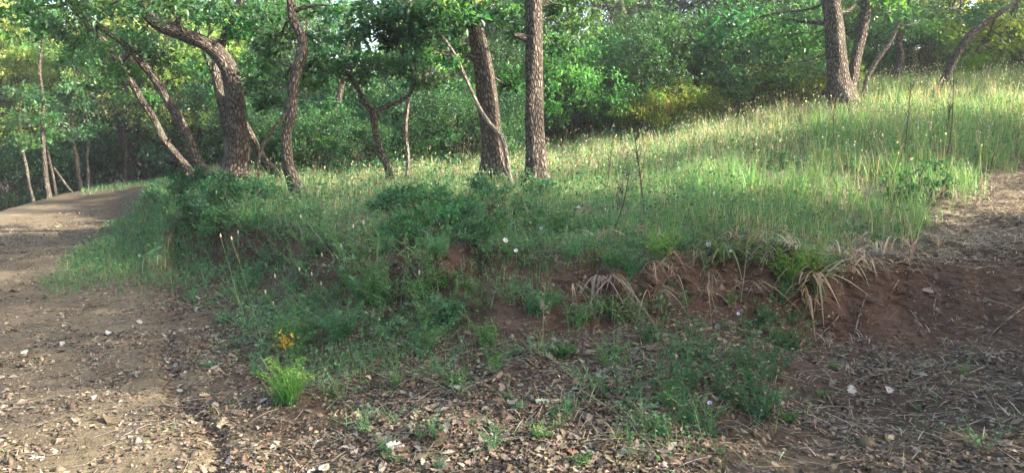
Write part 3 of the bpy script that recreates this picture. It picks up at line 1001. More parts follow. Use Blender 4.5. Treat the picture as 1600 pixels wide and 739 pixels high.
# T13 bent sapling
main_tree('oak_sapling', 'thin bent pale sapling arching left in front of the leaning thick trunk',
          [[(799, 290, 8), (794, 262, 8), (789, 232, 8), (784, 215, 8), (770, 200, 7), (752, 175, 6), (738, 145, 5), (722, 110, 5), (712, 88, 5), (700, 70, 4), (684, 48, 4)]],
          d=10.2, ext=0, cat='sapling', bark=M_DEAD, seg=8, flare=0.1, leaf=.09, col=GREEN_D * 1.5, twigs=[(680, 45, 0, 34), (645, 68, .1, 28), (700, 95, 0, 22), (660, 30, 0, 34)],
          extra_limbs=[((712, 88), (668, 78), .012)])
# T14 right trunk
main_tree('oak_tree', 'thickest trunk with flared ridged foot, standing in the meadow',
          [[(1318, 178, 44), (1316, 160, 38), (1310, 125, 30), (1306, 80, 28), (1302, 40, 26), (1298, 0, 25), (1297, -20, 24)],
           [(1325, 150, 20, .3), (1331, 122, 17, .3), (1338, 90, 16, .35), (1348, 50, 15, .4), (1352, 15, 14, .4), (1352, -20, 13, .4)]],
          crown=[(0, -.3, 0, 1.3, 2.4, 1.2, 26), (1, 0.5, .3, .8, 1.5, 1.0, 10)],
          twigs=[(1215, 35, .8, 60), (1180, 70, 1.0, 50), (1240, 75, 1.0, 45), (1150, 30, 1.2, 60), (1265, 20, .6, 50), (1205, 105, 1.2, 36), (1395, 20, .8, 45), (1120, 60, 1.5, 50), (1270, 60, 1.2, 40), (1380, 5, .5, 45)],
          ext=3.0, seg=22, flare=0.55, extra_limbs=[((1300, 40), (1215, 30, .8), .05), ((1299, 20), (1380, 6, .6), .04)], col=GREEN * 0.95)
main_tree('oak_sapling', 'thin pale leaning stem right of the thickest trunk, lit on one side',
          [[(1352, 132, 7), (1362, 110, 7), (1375, 88, 7), (1390, 68, 6), (1405, 35, 5), (1418, -10, 5)]], d=15.6, bark=M_DEAD, cat='sapling', ext=1.5, seg=8, flare=.1,
          twigs=[(1415, 15, .2, 36), (1440, 40, .6, 32)])
main_tree('oak_tree', 'dark slender curved trunk behind the thin pale leaning stem',
          [[(1402, 112, 10), (1408, 90, 9), (1404, 65, 9), (1416, 40, 8), (1420, 5, 7), (1424, -15, 7)]], d=19, bark=M_BARKD,
          twigs=[(1400, 40, .3, 40), (1450, 20, 0, 40)], ext=2, crown=[(0, 0, 0, .2, 1.5, 1, 8)])
main_tree('oak_tree', 'dark trunk arching right over the top corner of the meadow',
          [[(1463, 160, 13), (1470, 138, 12), (1484, 108, 12), (1498, 80, 11), (1520, 52, 10), (1555, 26, 8), (1590, 2, 6), (1620, -20, 5)]], d=15.5, bark=M_BARK, ext=1.5,
          twigs=[(1545, 50, .5, 38), (1590, 30, .3, 45), (1500, 60, .8, 34), (1570, 75, .8, 36), (1480, 40, 1.0, 34), (1520, 95, 1.5, 30)], col=GREEN_Y * .9,
          extra_limbs=[((1490, 90), (1550, 70, .4), .02)])
# pale trunks far up the slope
for pts, d_, lab in [
    ([(980, 78, 16), (979, 50, 15), (972, 22, 12), (966, -12, 10)], 27, 'pale forked bare trunk rising above the middle of the thicket'),
    ([(1034, 80, 13), (1036, 50, 11), (1040, 20, 9), (1044, -10, 8)], 28, 'pale bare trunk right of the forked pale trunk above the thicket'),
    ([(1088, 95, 12), (1090, 70, 10), (1094, 45, 8), (1104, 20, 6)], 26, 'dimmer leaning trunk at the thicket below hanging dark leaves'),
    ([(548, 70, 8), (548, 45, 7), (540, 20, 6), (534, -10, 5)], 26, 'bare whitish trunk against the sky above the umbrella tree')]:
    st = [pts]
    if d_ == 27:
        st.append([(980, 45, 10), (988, 25, 8), (996, 0, 7), (1000, -15, 6)])
    main_tree('oak_tree', lab, st, d=d_, bark=M_DEAD, ext=1.5, twigs=[(pts[-1][0] + 25, 8, .5, 28)], extra_limbs=[((pts[1][0], pts[1][1]), (pts[1][0] + 60, pts[1][1] - 35), .04), ((pts[2][0], pts[2][1]), (pts[2][0] - 55, pts[2][1] - 18), .03)])
# trunks of the wood beyond the track
for pts, d_, lab in [
    ([(78, 312, 11), (72, 280, 10), (68, 240, 8), (66, 200, 8), (68, 160, 7), (62, 110, 6), (66, 60, 4), (60, 20, 2)], 21, 'tallest pale upright trunk at the shaded edge of the wood beyond the track'),
    ([(128, 302, 9), (123, 275, 8), (120, 245, 8), (115, 225, 7), (112, 190, 6), (118, 140, 4), (114, 90, 2)], 22.5, 'short pale trunk at the far edge of the track near the bend'),
    ([(52, 316, 7), (46, 290, 6), (42, 265, 6), (36, 235, 5), (30, 190, 4), (34, 150, 2)], 20.5, 'thin leaning trunk at the left of the tallest pale trunk beyond the track'),
    ([(88, 308, 6), (84, 280, 5), (78, 255, 5), (72, 225, 4), (64, 190, 3), (60, 160, 2)], 22, 'thin dim trunk close beside the tallest pale trunk beyond the track'),
    ([(114, 304, 4), (104, 290, 4), (94, 276, 4), (84, 262, 3)], 21.5, 'fallen thin pole leaning between two pale trunks beyond the track'),
    ([(138, 300, 6), (138, 275, 5), (136, 250, 5), (139, 215, 4), (134, 170, 3), (138, 120, 2)], 23, 'thin straight trunk right of the short pale trunk at the bend'),
    ([(198, 287, 6), (196, 262, 5), (198, 235, 5), (194, 200, 4), (199, 160, 3), (195, 120, 2)], 25, 'thin grey trunk in the dark wood at the end of the track')]:
    pts = [(a_, b_, c_ * .78) for a_, b_, c_ in pts]
    main_tree('oak_tree', lab, [pts], d=d_, bark=M_BARK if 'pale' in lab[:16] else M_BARKD, ext=0, twigs=[] if 'pole' in lab else [(pts[-1][0], pts[-1][1] - 10, 0, 34), (pts[-1][0] + 22, pts[-1][1] + 5, .5, 28), (pts[3][0] + 8, pts[3][1] - 15, -.4, 26), (pts[-2][0] - 6, pts[-2][1] - 5, -.5, 34)], seg=10, flare=.2)

# ------------------------------------------------------------------ unseen trees past the view, placed to shade bank, track and thicket
tall = oak_proto('oak_tree', 13.0, 3.2, 0.08, M_BARK, GREEN, 46, 7.4, 0.15, (14, 9), r0=0.2)  # added out of view; high crowns shade the track, low sun passes beneath
for x, y, s_ in [(15.5, 8.4, 1.0), (19.5, 8.2, 1.1), (14.5, 7.9, 1.0)]:
    place(tall, x, y - 0.36 * (x - 2), s_, None, 'tall high crowned oak added unseen to shade the track', 'tree', 'tall unseen oaks added to shade the track')
SHADE = [(8.5, 6.4, .85), (9.3, 6.1, .75), (11.5, 7.1, .95), (12.4, 6.9, .85), (7.5, -1.3, .8), (13.5, 1.2, 1.0), (14.5, 7.5, 1.0), (15.2, 12.9, .8), (19.0, 13.8, .95), (17.5, 1.4, 1.2),
         (10.5, -1.8, 1.1), (19.5, 8.4, 1.15), (6.0, -4.5, 1.1), (14.0, -4.0, 1.2), (1.0, -7.5, 1.1), (-4.5, -8.5, 1.1), (-9.5, -4.0, 1.0), (-12.0, 3.0, 1.0),
         (-15, 9, 1.0), (24, 24, 1.0), (25, 5, 1.2), (13.3, 12.1, .75), (21.5, 14.6, 1.1),
         (17.5, 20.8, .95), (19.5, 23.6, 1.0), (21.5, 22.4, 1.1), (23.0, 27.5, 1.1), (18.0, 25.5, .95), (24.5, 24.0, 1.2)]
for i, (x, y, s) in enumerate(SHADE):
    y = y - 0.36 * (x - 2) if x > 6 else y
    place(protos[[0, 2, 1][i % 3]], x, y, s, None, 'oak of the wood around the clearing, standing beyond the track and bank', 'tree', 'oaks standing around the clearing')

x, y = 4.7, 2.85  # shrub added out of view to keep sun off the middle foreground
place(shrubs[0], x, y, 1.25, 0.4, 'unseen dark shrub added right of the viewer to shade the foreground', 'shrub')
# ------------------------------------------------------------------ meadow grass (nobody could count it)
def jitcol(base, n, v=0.2, h=0.12):
    c = np.asarray(base) * (1 + rng.normal(0, v, (n, 1)))
    c = c * (1 + rng.normal(0, h, (n, 3)))
    return np.clip(c, 0.004, 0.9)


bare_r = sstep(1430, 1500, qx + 90 * fn) * (1 - sstep(4.15, 4.5, fs + 0.4 * fn - .55 * sstep(1490, 1600, qx)))     # trodden corner at the right
mead = (fs > 3.25) & (fs < 7.6) & (fpx > 330) & VIS
mw = np.where(mead, sstep(3.25, 3.9, fs + 0.35 * fn), 0) * (1 - bare_r) * sstep(330, 470, fpx + 60 * fn)
dist = QC[:, 1]
dens = np.clip(.8 + 1.9 * fbm(QC + 7, 3, 2.2) , .12, 1.4) * mw * np.clip(1350 * (7.0 / np.maximum(dist, 5)) ** 1.1, 120, 1500) * (0.7 + 0.6 * np.clip(fn2 + .4, 0, 1))
P, Nn, f = scatter(dens)
n = len(P)
dd = dist[f]
g = Geo()
right = sstep(850, 1300, fpx[f])
tuftn = fbm(P, 2, 5.0)
patchn = fbm(P + 50, 3, .8)
hgt = 0.88 * (0.12 + 0.13 * right + 0.05 * sstep(4.0, 5, fs[f])) * rng.uniform(0.5, 1.3, n) * np.clip(1 + 1.2 * fn[f] + 1.5 * tuftn, .3, 2.1)
hgt = np.where(fpx[f] < 900, hgt * 0.85, hgt)
dryf = rng.random(n) + .25 * patchn < (0.10 + 0.10 * sstep(4.3, 6, fs[f]) + 0.22 * (1 - sstep(3.4, 4.2, fs[f])) + 0.24 * sstep(4.3, 4.9, fs[f] + .5 * fn[f]) * (1 - sstep(1180, 1330, fpx[f])) + .2 * sstep(5.2, 5.6, fs[f]))  # dry blades; extra ones put the sunlit band's gold into the colour
gc = jitcol((0.105, 0.225, 0.080), n, 0.25) * (1 + np.clip(1.1 * patchn + .8 * tuftn, -.45, .6))[:, None]
gc = np.where((rng.random(n) < 0.3)[:, None], jitcol((0.135, 0.245, 0.100), n), gc)
gc = np.where(dryf[:, None], jitcol((0.40, 0.37, 0.25), n), gc)
wid = np.clip(0.0048 * (dd / 6.5) ** 0.8, 0.0045, 0.012) * rng.uniform(0.7, 1.5, n)
blades(g, P, rng.uniform(0, 6.28, n), hgt, wid, rng.uniform(0.0, 0.25, n), rng.uniform(0.0, 0.35, n), rng.uniform(0, 0.2, n), gc, seg=3)
g.build('grass', M_GRASS)
tag(bpy.data.objects['grass'], 'tall green meadow grass mixed with dry blades on the slope', 'grass', kind='stuff')
print('blades', n)

# seed-headed stalks standing over the grass
dens = mw * np.clip(30 * (8.0 / np.maximum(dist, 5)) ** 0.6, 10, 50) * (0.4 + 0.6 * sstep(4.0, 5.0, fs)) * np.clip(0.6 + 1.4 * fn2, 0.05, 2) * (0.5 + 0.8 * sstep(800, 1200, fpx))
P, Nn, f = scatter(dens)
n = len(P)
g = Geo(); gh = Geo()
az = rng.uniform(0, 6.28, n)
sc_ = np.clip((dist[f] / 9.0) ** 0.5, 0.8, 1.4) * rng.uniform(.55, 1.15, n)
H = (0.30 + 0.14 * sstep(900, 1300, fpx[f])) * rng.uniform(0.7, 1.3, n)
tip = blades(g, P, az, H, 0.0035 * sc_, rng.uniform(0, .12, n), rng.uniform(0, .2, n), 0.02, jitcol((0.26, 0.25, 0.13), n), seg=3, tipw=0.5)
D = np.stack([np.cos(az) * .25, np.sin(az) * .25, np.ones(n)], -1) + rng.normal(0, .15, (n, 3))
kind = rng.random(n)
sl = np.where(kind < .45, rng.uniform(.04, .075, n), rng.uniform(.025, .04, n)) * sc_
sr = np.where(kind < .45, .0045, .0085) * sc_
spindles(g, tip, D, sl, sr, np.where((kind < .45)[:, None], jitcol((0.38, 0.36, 0.26), n), jitcol((0.55, 0.51, 0.42), n)))
g.build('seed_grass', M_GRASS)
tag(bpy.data.objects['seed_grass'], 'pale seed heads of dry grasses standing above the meadow', 'grass', kind='stuff')
print('heads', n)

# short green grass: the tongue beside the track, tufts on the slope and lip
tong = ((fpx > 60) & (fpx < 330) & (fs > 1.7) & (fs < 6.2) & VIS) * sstep(0, 1, (qx - (225 - (qy - 300) * 1.25)) / 40 + fn) * (1 - sstep(425, 480, qy + 25 * fn))
tong = np.where(qy < 292, 0, tong)
farg = ((fpx > 130) & (fpx < 340) & (fs >= 5.6) & (fs < 7.5) & VIS) * 0.8
lip = ((fpx > 300) & (fpx < 1330) & (fs > 2.75) & (fs < 4.2) & VIS) * np.clip(0.75 + 1.6 * fn, 0, 1)
tal = ((fpx > 240) & (fpx < 860) & (fs > 0.55) & (fs < 2.9) & VIS) * np.clip(0.62 + 1.7 * fn + 1.0 * fn2, 0, 1) * (1 - .55 * sstep(2.0, 2.25, fs)) * sstep(250, 420, fpx + 0.6 * (qy - 420) * -1) * (1 - sstep(600, 690, qy + 0.25 * (fpx - 400)))
tal2 = ((fpx > 960) & (fpx < 1270) & (fs > 0.3) & (fs < 2.3) & VIS) * np.clip(0.3 + 1.6 * fn, 0, 1)
spar = ((fpx > 330) & (fpx < 1560) & (fs > -.2) & (fs < 2.0) & VIS) * np.clip(-.12 + 0.9 * fn2, 0, .5)
trk = ((fpx < 330) & (fs > -1) & (fs < 4) & VIS) * np.clip(-.28 + 1.3 * fn2 + .5 * fn, 0, .6)
dens = 350 * trk + 900 * tong + 350 * farg + 900 * lip + 1150 * tal + 420 * tal2 + 320 * spar
P, Nn, f = scatter(dens * np.clip((8 / np.maximum(dist, 4)), .45, 1.4))
n = len(P)
g = Geo()
hh = rng.uniform(0.05, 0.17, n) * np.where(trk[f] > .02, .45, 1) * np.where(tong[f] > .1, 1.15, 1) * np.where(spar[f] > .05, .8, 1)
gc = jitcol((0.080, 0.190, 0.085), n, 0.22)
gc = np.where((rng.random(n) < .22)[:, None], jitcol((0.16, 0.22, 0.08), n), gc)
gc = np.where((rng.random(n) < .06)[:, None], jitcol((0.33, 0.27, 0.17), n), gc)
w = np.clip(0.0038 * (dist[f] / 5.5) ** 0.8, .0035, .011) * rng.uniform(.7, 1.4, n)
blades(g, P, rng.uniform(0, 6.28, n), hh, w, rng.uniform(0, .35, n), rng.uniform(0, .7, n), rng.uniform(0, .4, n), gc, seg=3)
# little round-leaved herbs among it
P, Nn, f = scatter((300 * tong + 650 * lip + 1250 * tal + 500 * tal2 + 170 * spar + 240 * mw) * np.clip((8 / np.maximum(dist, 4)), .4, 1.3))
n = len(P)
P = P + np.array([0, 0, 1]) * rng.uniform(.01, .13, (n, 1)) * (1 + 1.2 * mw[f])[:, None]
dr = rng.normal(0, 1, (n, 3)); dr[:, 2] = np.abs(dr[:, 2]) * .5
s = rng.uniform(.018, .042, n) * np.clip(dist[f] / 6, .8, 1.6)
leaves(g, P, dr, np.array([0, -.3, 1.0]) + rng.normal(0, .4, (n, 3)), s, s * .55, jitcol((0.070, 0.175, 0.078), n, .28))
g.build('ground_cover', M_GRASS)
tag(bpy.data.objects['ground_cover'], 'short green grass and small herbs covering bank and slope', 'ground cover', kind='stuff')
print('short', n)

# straw thatch: dead blades lying on the lip and in the trodden corner
th = VIS * ((fs > 2.9) & (fs < 4.6)) * (fpx > 560) * (0.35 + 1.5 * sstep(1000, 1250, fpx)) * np.clip(.6 + fn, 0, 1)
th = th + VIS * 0.8 * ((fs > 3.3) & (fs < 5.2) & (qx > 1420)) + 0.10 * VIS * ((fs > 1.0) & (fs <= 2.9) & (fpx > 800)) + 0.09 * VIS * ((fs > 0) & (fs < 2.2) & (fpx > 380))
P, Nn, f = scatter(850 * th * np.clip(8 / np.maximum(dist, 4), .5, 1.4))
n = len(P)
g = Geo()
P = P + Nn * rng.uniform(.003, .03, (n, 1))
L_ = rng.uniform(.06, .28, n)
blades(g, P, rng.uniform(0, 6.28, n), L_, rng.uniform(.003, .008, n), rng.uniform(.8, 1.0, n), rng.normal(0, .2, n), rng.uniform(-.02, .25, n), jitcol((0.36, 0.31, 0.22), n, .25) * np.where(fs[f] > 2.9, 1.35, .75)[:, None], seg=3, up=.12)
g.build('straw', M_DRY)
tag(bpy.data.objects['straw'], 'dead straw matted on the bank lip and trodden corner', 'straw', kind='stuff')

# ------------------------------------------------------------------ oak leaf litter
OUT = np.array([(0, 0), (.10, .07), (.20, .20), (.27, .12), (.38, .27), (.46, .15), (.58, .28), (.66, .16), (.78, .21), (.85, .10), (1.0, 0)])
OUT = np.concatenate([OUT, OUT[1:-1][::-1] * np.array([1, -1])])
NO = len(OUT)


def lobed(g, P, Nn, size, col, curl=0.25, stand=0.25):
    n = len(P)
    Nn = unit(Nn + rng.normal(0, stand, (n, 3)))
    ref = unit(rng.normal(0, 1, (n, 3)))
    D = unit(np.cross(Nn, ref)); S = np.cross(Nn, D)
    x = OUT[:, 0] - .5; y = OUT[:, 1]
    cu = rng.normal(0, curl, (n, 1)); cv = np.abs(rng.normal(curl, curl, (n, 1))); tw = rng.normal(0, .35, (n, 1))
    zz = cu * x[None] ** 2 * 2 + cv * y[None] ** 2 * 3.2 + tw * x[None] * y[None] + rng.normal(0, .02, (n, NO))
    V = P[:, None] + size[:, None, None] * (D[:, None] * x[None, :, None] + S[:, None] * y[None, :, None] + Nn[:, None] * zz[..., None])
    C_ = P + 0
    V = np.concatenate([V, (P + Nn * 0.0)[:, None]], 1)
    b = (np.arange(n) * (NO + 1))[:, None]
    F = np.concatenate([b + np.array([NO, k, (k + 1) % NO]) for k in range(NO)])
    col = np.repeat(np.broadcast_to(col, (n, 3)), NO + 1, axis=0)
    g.add(V.reshape(-1, 3), F, col)


lt = VIS * (fs > -1) * (fs < 3.0) * np.where(fpx < 330, .55, 1.0) * (1 - .85 * tong) * (1 - .93 * np.clip(facem[:-1, :-1].ravel(), 0, 1))
lt = lt * np.clip(.55 + 1.3 * fn, .12, 1.3) * np.where(fpx < 250, np.clip(.25 + 1.5 * fn2, .12, 1) * .6, 1)
lt = lt + .7 * VIS * (fs > 3) * (fs < 5.2) * (qx > 1400) + .3 * VIS * (fs >= 3) * (fs < 4.2)
# drift of leaves along the wash line
drift = np.exp(-((fpx - (345 - fs * 55)) / 38) ** 2) * (fs < 2) * VIS
P, Nn, f = scatter((380 * lt * (1 - .5 * sstep(1150, 1350, fpx)) * (1 - .45 * np.clip(tal, 0, 1)) + 140 * drift) * np.clip(6 / np.maximum(dist, 3.5), .3, 1.25))
n = len(P)
g = Geo()
P = P + Nn * rng.uniform(.004, .022, (n, 1))
pick = rng.random(n)
lc = jitcol((0.138, 0.110, 0.082), n, .32, .06)
lc = np.where((pick < .20)[:, None], jitcol((0.26, 0.235, 0.195), n, .2, .03), lc)
lc = np.where((pick > .80)[:, None], jitcol((0.15, 0.095, 0.065), n, .25, .06), lc)
lobed(g, P, Nn, (.028 + .055 * rng.random(n) ** 1.6) * np.where(fpx[f] < 250, .8, 1), lc, .25, .30)
# trodden fragments pressed into the track
P, Nn, f = scatter(VIS * (fpx < 420) * (fs > -1) * (fs < 5) * (1 - .9 * np.clip(tong, 0, 1)) * np.clip(.45 + 2.2 * fn2 + 1.2 * fn, .06, 1.6) * 1300 * np.clip(5.5 / np.maximum(dist, 3.5), .3, 1.2))
n3_ = len(P)
P = P + Nn * rng.uniform(.001, .008, (n3_, 1))
s = rng.gamma(2.0, .010, n3_) + .006
pk = rng.random((n3_, 1))
tc = np.where(pk < .45, jitcol((0.10, 0.078, 0.055), n3_, .3, .05), np.where(pk < .9, jitcol((0.20, 0.165, 0.125), n3_, .25, .05), jitcol((0.32, 0.29, 0.245), n3_, .2, .03)))
leaves(g, P, rng.normal(0, 1, (n3_, 3)) * np.array([1, 1, .1]), Nn + rng.normal(0, .22, (n3_, 3)), s, s * rng.uniform(.3, .8, n3_), tc)
# broken crumbs of leaf
P, Nn, f = scatter((3000 * lt + 400 * drift) * np.clip(5.5 / np.maximum(dist, 3.5), .25, 1.2))
n2_ = len(P)
P = P + Nn * rng.uniform(.002, .014, (n2_, 1))
s = rng.uniform(.010, .034, n2_)
leaves(g, P, rng.normal(0, 1, (n2_, 3)) * np.array([1, 1, .25]), Nn + rng.normal(0, .35, (n2_, 3)), s, s * .7, jitcol((0.145, 0.115, 0.086), n2_, .45, .06))
g.build('leaf_litter', M_DRY)
tag(bpy.data.objects['leaf_litter'], 'dry grey brown oak leaves littering the slope and track edge', 'leaf litter', kind='stuff')
print('litter', n, n2_)

# clods, grit and twiglets
P, Nn, f = scatter(VIS * (fs > -1) * (fs < 3.1) * (420 + 900 * np.exp(-((fs - 1.9) / .22) ** 2) * (fpx > 420)) * np.clip(5 / np.maximum(dist, 3.2), .12, 1.3) * np.clip(.6 + fn2, .1, 1.5))
n = len(P)
g = Geo()
r = rng.gamma(1.6, .0045, n) + .003
V0 = np.array([(1, 0, 0), (-1, 0, 0), (0, 1, 0), (0, -1, 0), (0, 0, 1), (0, 0, -1)], float)
V = P[:, None] + V0[None] * r[:, None, None] * rng.uniform(.5, 1.3, (n, 6, 1)) + rng.normal(0, .25, (n, 6, 3)) * r[:, None, None]
b = (np.arange(n) * 6)[:, None]
F = np.concatenate([b + np.array(t) for t in ((0, 2, 4), (2, 1, 4), (1, 3, 4), (3, 0, 4), (2, 0, 5), (1, 2, 5), (3, 1, 5), (0, 3, 5))])
g.add(V.reshape(-1, 3), F, np.repeat(np.where((rng.random(n) < .88)[:, None], jitcol((0.12, 0.085, 0.06), n, .25, .05), jitcol((0.20, 0.165, 0.13), n, .2, .05)), 6, axis=0))
P, Nn, f = scatter(VIS * (fs > -.5) * (fs < 3.0) * 60 * np.clip(5 / np.maximum(dist, 3.2), .2, 1.2))
n = len(P)
az = rng.uniform(0, 6.28, n); L_ = rng.uniform(.04, .22, n)
Dv = np.stack([np.cos(az), np.sin(az), rng.normal(0, .12, n)], -1)
Dv = Dv - Nn * np.sum(Dv * Nn, 1, keepdims=True) * .9
cross_stem(g, P + Nn * .006, P + Nn * .012 + Dv * L_[:, None], rng.uniform(.001, .003, n), jitcol((0.20, 0.16, 0.13), n, .35, .04))
g.build('gravel', M_STEM)
tag(bpy.data.objects['gravel'], 'earth clods, grit and broken twigs strewn on the ground', 'earth crumbs', kind='stuff')

# ------------------------------------------------------------------ individual plants on the bank
def weed_proto(name, kind, H, n_st, spread, nl, ls, col, asp=.35):
    root = empty(name, (0, 0, 0))
    g = Geo(); gs = Geo()
    az = rng.uniform(0, 6.28, n_st)
    base = np.stack([rng.normal(0, .03, n_st), rng.normal(0, .03, n_st), np.full(n_st, -.01)], -1)
    L_ = H * rng.uniform(.55, 1.1, n_st)
    lean = rng.uniform(.05, spread, n_st); bend = rng.uniform(0, spread, n_st); dr = rng.uniform(0, .35, n_st)
    cs = jitcol(np.asarray(col) * 1.15, n_st, .15)
    blades(gs, base, az, L_, .004, lean, bend, dr, cs, seg=4, tipw=.5)
    j = np.repeat(np.arange(n_st), nl)
    t = rng.uniform(.12, 1, len(j))
    h = L_[j] * (lean[j] * t + bend[j] * t**2); z = L_[j] * (t - dr[j] * t**2)
    P = np.stack([base[j, 0] + h * np.cos(az[j]), base[j, 1] + h * np.sin(az[j]), z], -1)
    side = np.where(rng.random(len(j)) < .5, 1, -1)
    D = np.stack([-np.sin(az[j]) * side, np.cos(az[j]) * side, np.full(len(j), .35)], -1) + rng.normal(0, .45, (len(j), 3)) + .4 * np.stack([np.cos(az[j]), np.sin(az[j]), np.ones(len(j))], -1)
    s = ls * rng.uniform(.6, 1.3, len(j)) * (1.15 - .6 * t)
    cc = np.clip(cs[j] * (1 + rng.normal(0, .18, (len(j), 1))), .003, 1)
    if kind == 'feather':
        for k in range(4):
            off = unit(D) * (s * k * .22)[:, None]
            D2 = unit(D) + rng.normal(0, .7, D.shape)
            leaves(g, P + off, D2, rng.normal(0, 1, P.shape) + np.array([0, 0, 1.2]), s * .5, s * .5 * asp, cc)
    else:
        leaves(g, P, D, rng.normal(0, .5, P.shape) + np.array([0, 0, 1.3]), s, s * asp, cc)
    gs.build('stems', M_STEM, root)
    g.build('foliage', M_GRASS, root)
    return root


W_FEATH = weed_proto('weed_plant', 'feather', .34, 26, .7, 16, .07, (0.075, 0.185, 0.085), .35)
W_FEATH2 = weed_proto('weed_plant', 'feather', .26, 22, .9, 14, .06, (0.085, 0.195, 0.082), .4)
W_BROAD = weed_proto('weed_plant', 'broad', .36, 20, .6, 16, .06, (0.062, 0.160, 0.070), .55)
W_NARROW = weed_proto('weed_plant', 'broad', .42, 26, .5, 22, .05, (0.080, 0.185, 0.080), .25)
W_YELLOW = weed_proto('weed_plant', 'feather', .30, 24, .5, 14, .06, (0.12, 0.24, 0.055), .4)
WV = [weed_proto('weed_plant', ['feather', 'broad'][k % 2], rng.uniform(.16, .42), int(rng.integers(6, 16)), rng.uniform(.4, 1.1), int(rng.integers(7, 16)), rng.uniform(.035, .075), (rng.uniform(.06, .12), rng.uniform(.15, .21), rng.uniform(.06, .10)), rng.uniform(.22, .5)) for k in range(8)]
BUSH = shrub_proto('bush', .24, .58, GREEN_D * 1.7, 15, .042, (7, 6), M_BUSH, .55)
BR_D = shrub_proto('bramble', .42, .42, GREEN_D * 1.7, 26, .045, (9, 8), M_BUSH, .6)
BR_G = shrub_proto('bramble', .40, .36, GREEN * 1.3, 26, .040, (9, 8), M_BUSH, .6)

def wplace(proto, px, py, s, label, cat='weed', group=None):
    h = hit(px, py)
    if h is None:
        return
    place(proto, h[0], h[1], s, None, label, cat, group, z=h[2] - .01, tilt=.12)


# dark brambles along the bank top
for i in range(34):
    wplace(WV[rng.integers(8)], rng.uniform(590, 880), rng.uniform(300, 375), rng.uniform(.6, 1.1), 'leafy weed mixed among the brambles by the big trunks', 'weed', 'weeds among the brambles')
for i in range(18):
    wplace(WV[rng.integers(8)], rng.uniform(250, 420), rng.uniform(298, 365), rng.uniform(.6, 1.1), 'leafy weed mixed among the brambles by the double oak', 'weed', 'weeds among the brambles by the double oak')
for i in range(40):
    px = rng.uniform(330, 860)
    wplace(WV[rng.integers(8)], px, rng.uniform(400, 600 - .12 * (px - 330)), rng.uniform(.35, 1.0), 'ragged green weed on the earthy slope', 'weed', 'ragged weeds on the earthy slope')
for i, (px, py, s) in enumerate([(625, 335, .95), (660, 345, 1.0), (700, 342, 1.1), (735, 350, 1.0), (690, 372, .95), (640, 362, .9), (720, 378, .8), (765, 318, .85), (860, 310, .8), (740, 325, .9), (840, 318, .75), (815, 330, .7), (665, 318, .8), (600, 330, .7), (770, 345, .8)]):
    wplace([BR_D, BR_G, BR_G][i % 3], px + rng.normal(0, 14), py + rng.normal(0, 7), s * rng.uniform(.55, .95), 'low dark green bramble in the mass in front of the two big trunks', 'bramble', 'brambles in front of the two big trunks')
for i, (px, py, s) in enumerate([(300, 305, 1.2), (330, 318, 1.2), (365, 325, 1.1), (345, 345, 1.0), (310, 335, 1.0), (390, 312, .9), (280, 300, 1.0), (335, 358, .9), (255, 312, .8), (375, 345, .8)]):
    wplace([BR_D, BR_G][i % 2], px + rng.normal(0, 8), py + rng.normal(0, 5), s * rng.uniform(.65, .95), 'leafy dark bramble around the foot of the bent double oak', 'bramble', 'brambles around the foot of the double oak')
for (px, py, s, lab) in [(1402, 312, .62, 'dark leafy bush in the grass beside the trodden corner'), (1452, 304, .72, 'darker upright bush in the grass right next to the trodden corner bush'),
                         (1215, 265, .5, 'small dark bush in the shaded grass under the thickest trunk'), (985, 300, .45, 'small dark bush in the meadow near the dead stalks')]:
    wplace(BUSH, px, py, s * 1.15, lab, 'bush')
# weeds
spots = [(480, 395), (505, 372), (470, 420), (545, 400), (575, 385), (610, 395), (640, 405), (560, 430), (600, 450), (590, 485), (620, 480), (655, 470), (690, 490), (550, 470), (520, 450), (665, 430),
         (400, 445), (375, 470), (430, 470), (455, 500), (400, 510), (370, 540), (440, 540), (480, 560), (345, 500), (330, 470), (500, 520), (540, 530), (580, 540), (385, 570), (420, 585), (340, 575)]
for i, (px, py) in enumerate(spots):
    wplace((WV + [W_FEATH, W_NARROW])[rng.integers(10)], px + rng.normal(0, 14), py + rng.normal(0, 10), rng.uniform(.6, 1.25), 'feathery green weed on the slope below the dark brambles', 'weed', 'feathery weeds on the slope')
for i, (px, py) in enumerate([(700, 560), (655, 590), (610, 585), (740, 540), (690, 620), (640, 640), (860, 560), (800, 585), (880, 600), (940, 560), (770, 640), (560, 615), (590, 690), (680, 700), (730, 590), (820, 690), (900, 660), (1480, 600), (1390, 640), (1550, 690), (1290, 620), (1330, 580)]):
    wplace(WV[rng.integers(8)], px + rng.normal(0, 30), py + rng.normal(0, 16), rng.uniform(.25, .75), 'small sparse seedling weed among dry leaves below the bank', 'weed', 'small weeds among the dry leaves')
for (px, py, s, pr, lab) in [(838, 492, .85, W_FEATH, 'green feathery weed hanging on the bare red face under the straight trunk'),
                             (1030, 402, .9, W_YELLOW, 'bright green weed at the lip by the white bindweed flower'), (985, 430, .7, W_FEATH, 'green weed on the lip left of the bright green weed'),
                             (1235, 440, 1.1, W_YELLOW, 'large bright yellow green weed on the lip above the dead straw clump'),
                             (1255, 425, .9, W_YELLOW, 'second yellow green weed, close behind the large one on the lip'),
                             (875, 560, .5, W_BROAD, 'small green weed at the foot of the red face'), (960, 420, .6, W_NARROW, 'narrow leaved weed at the lip in front of the dead stalks'),
                             (455, 620, .9, W_YELLOW, 'bright grassy weed under the yellow flower on the slope')]:
    wplace(pr, px, py, s, lab)
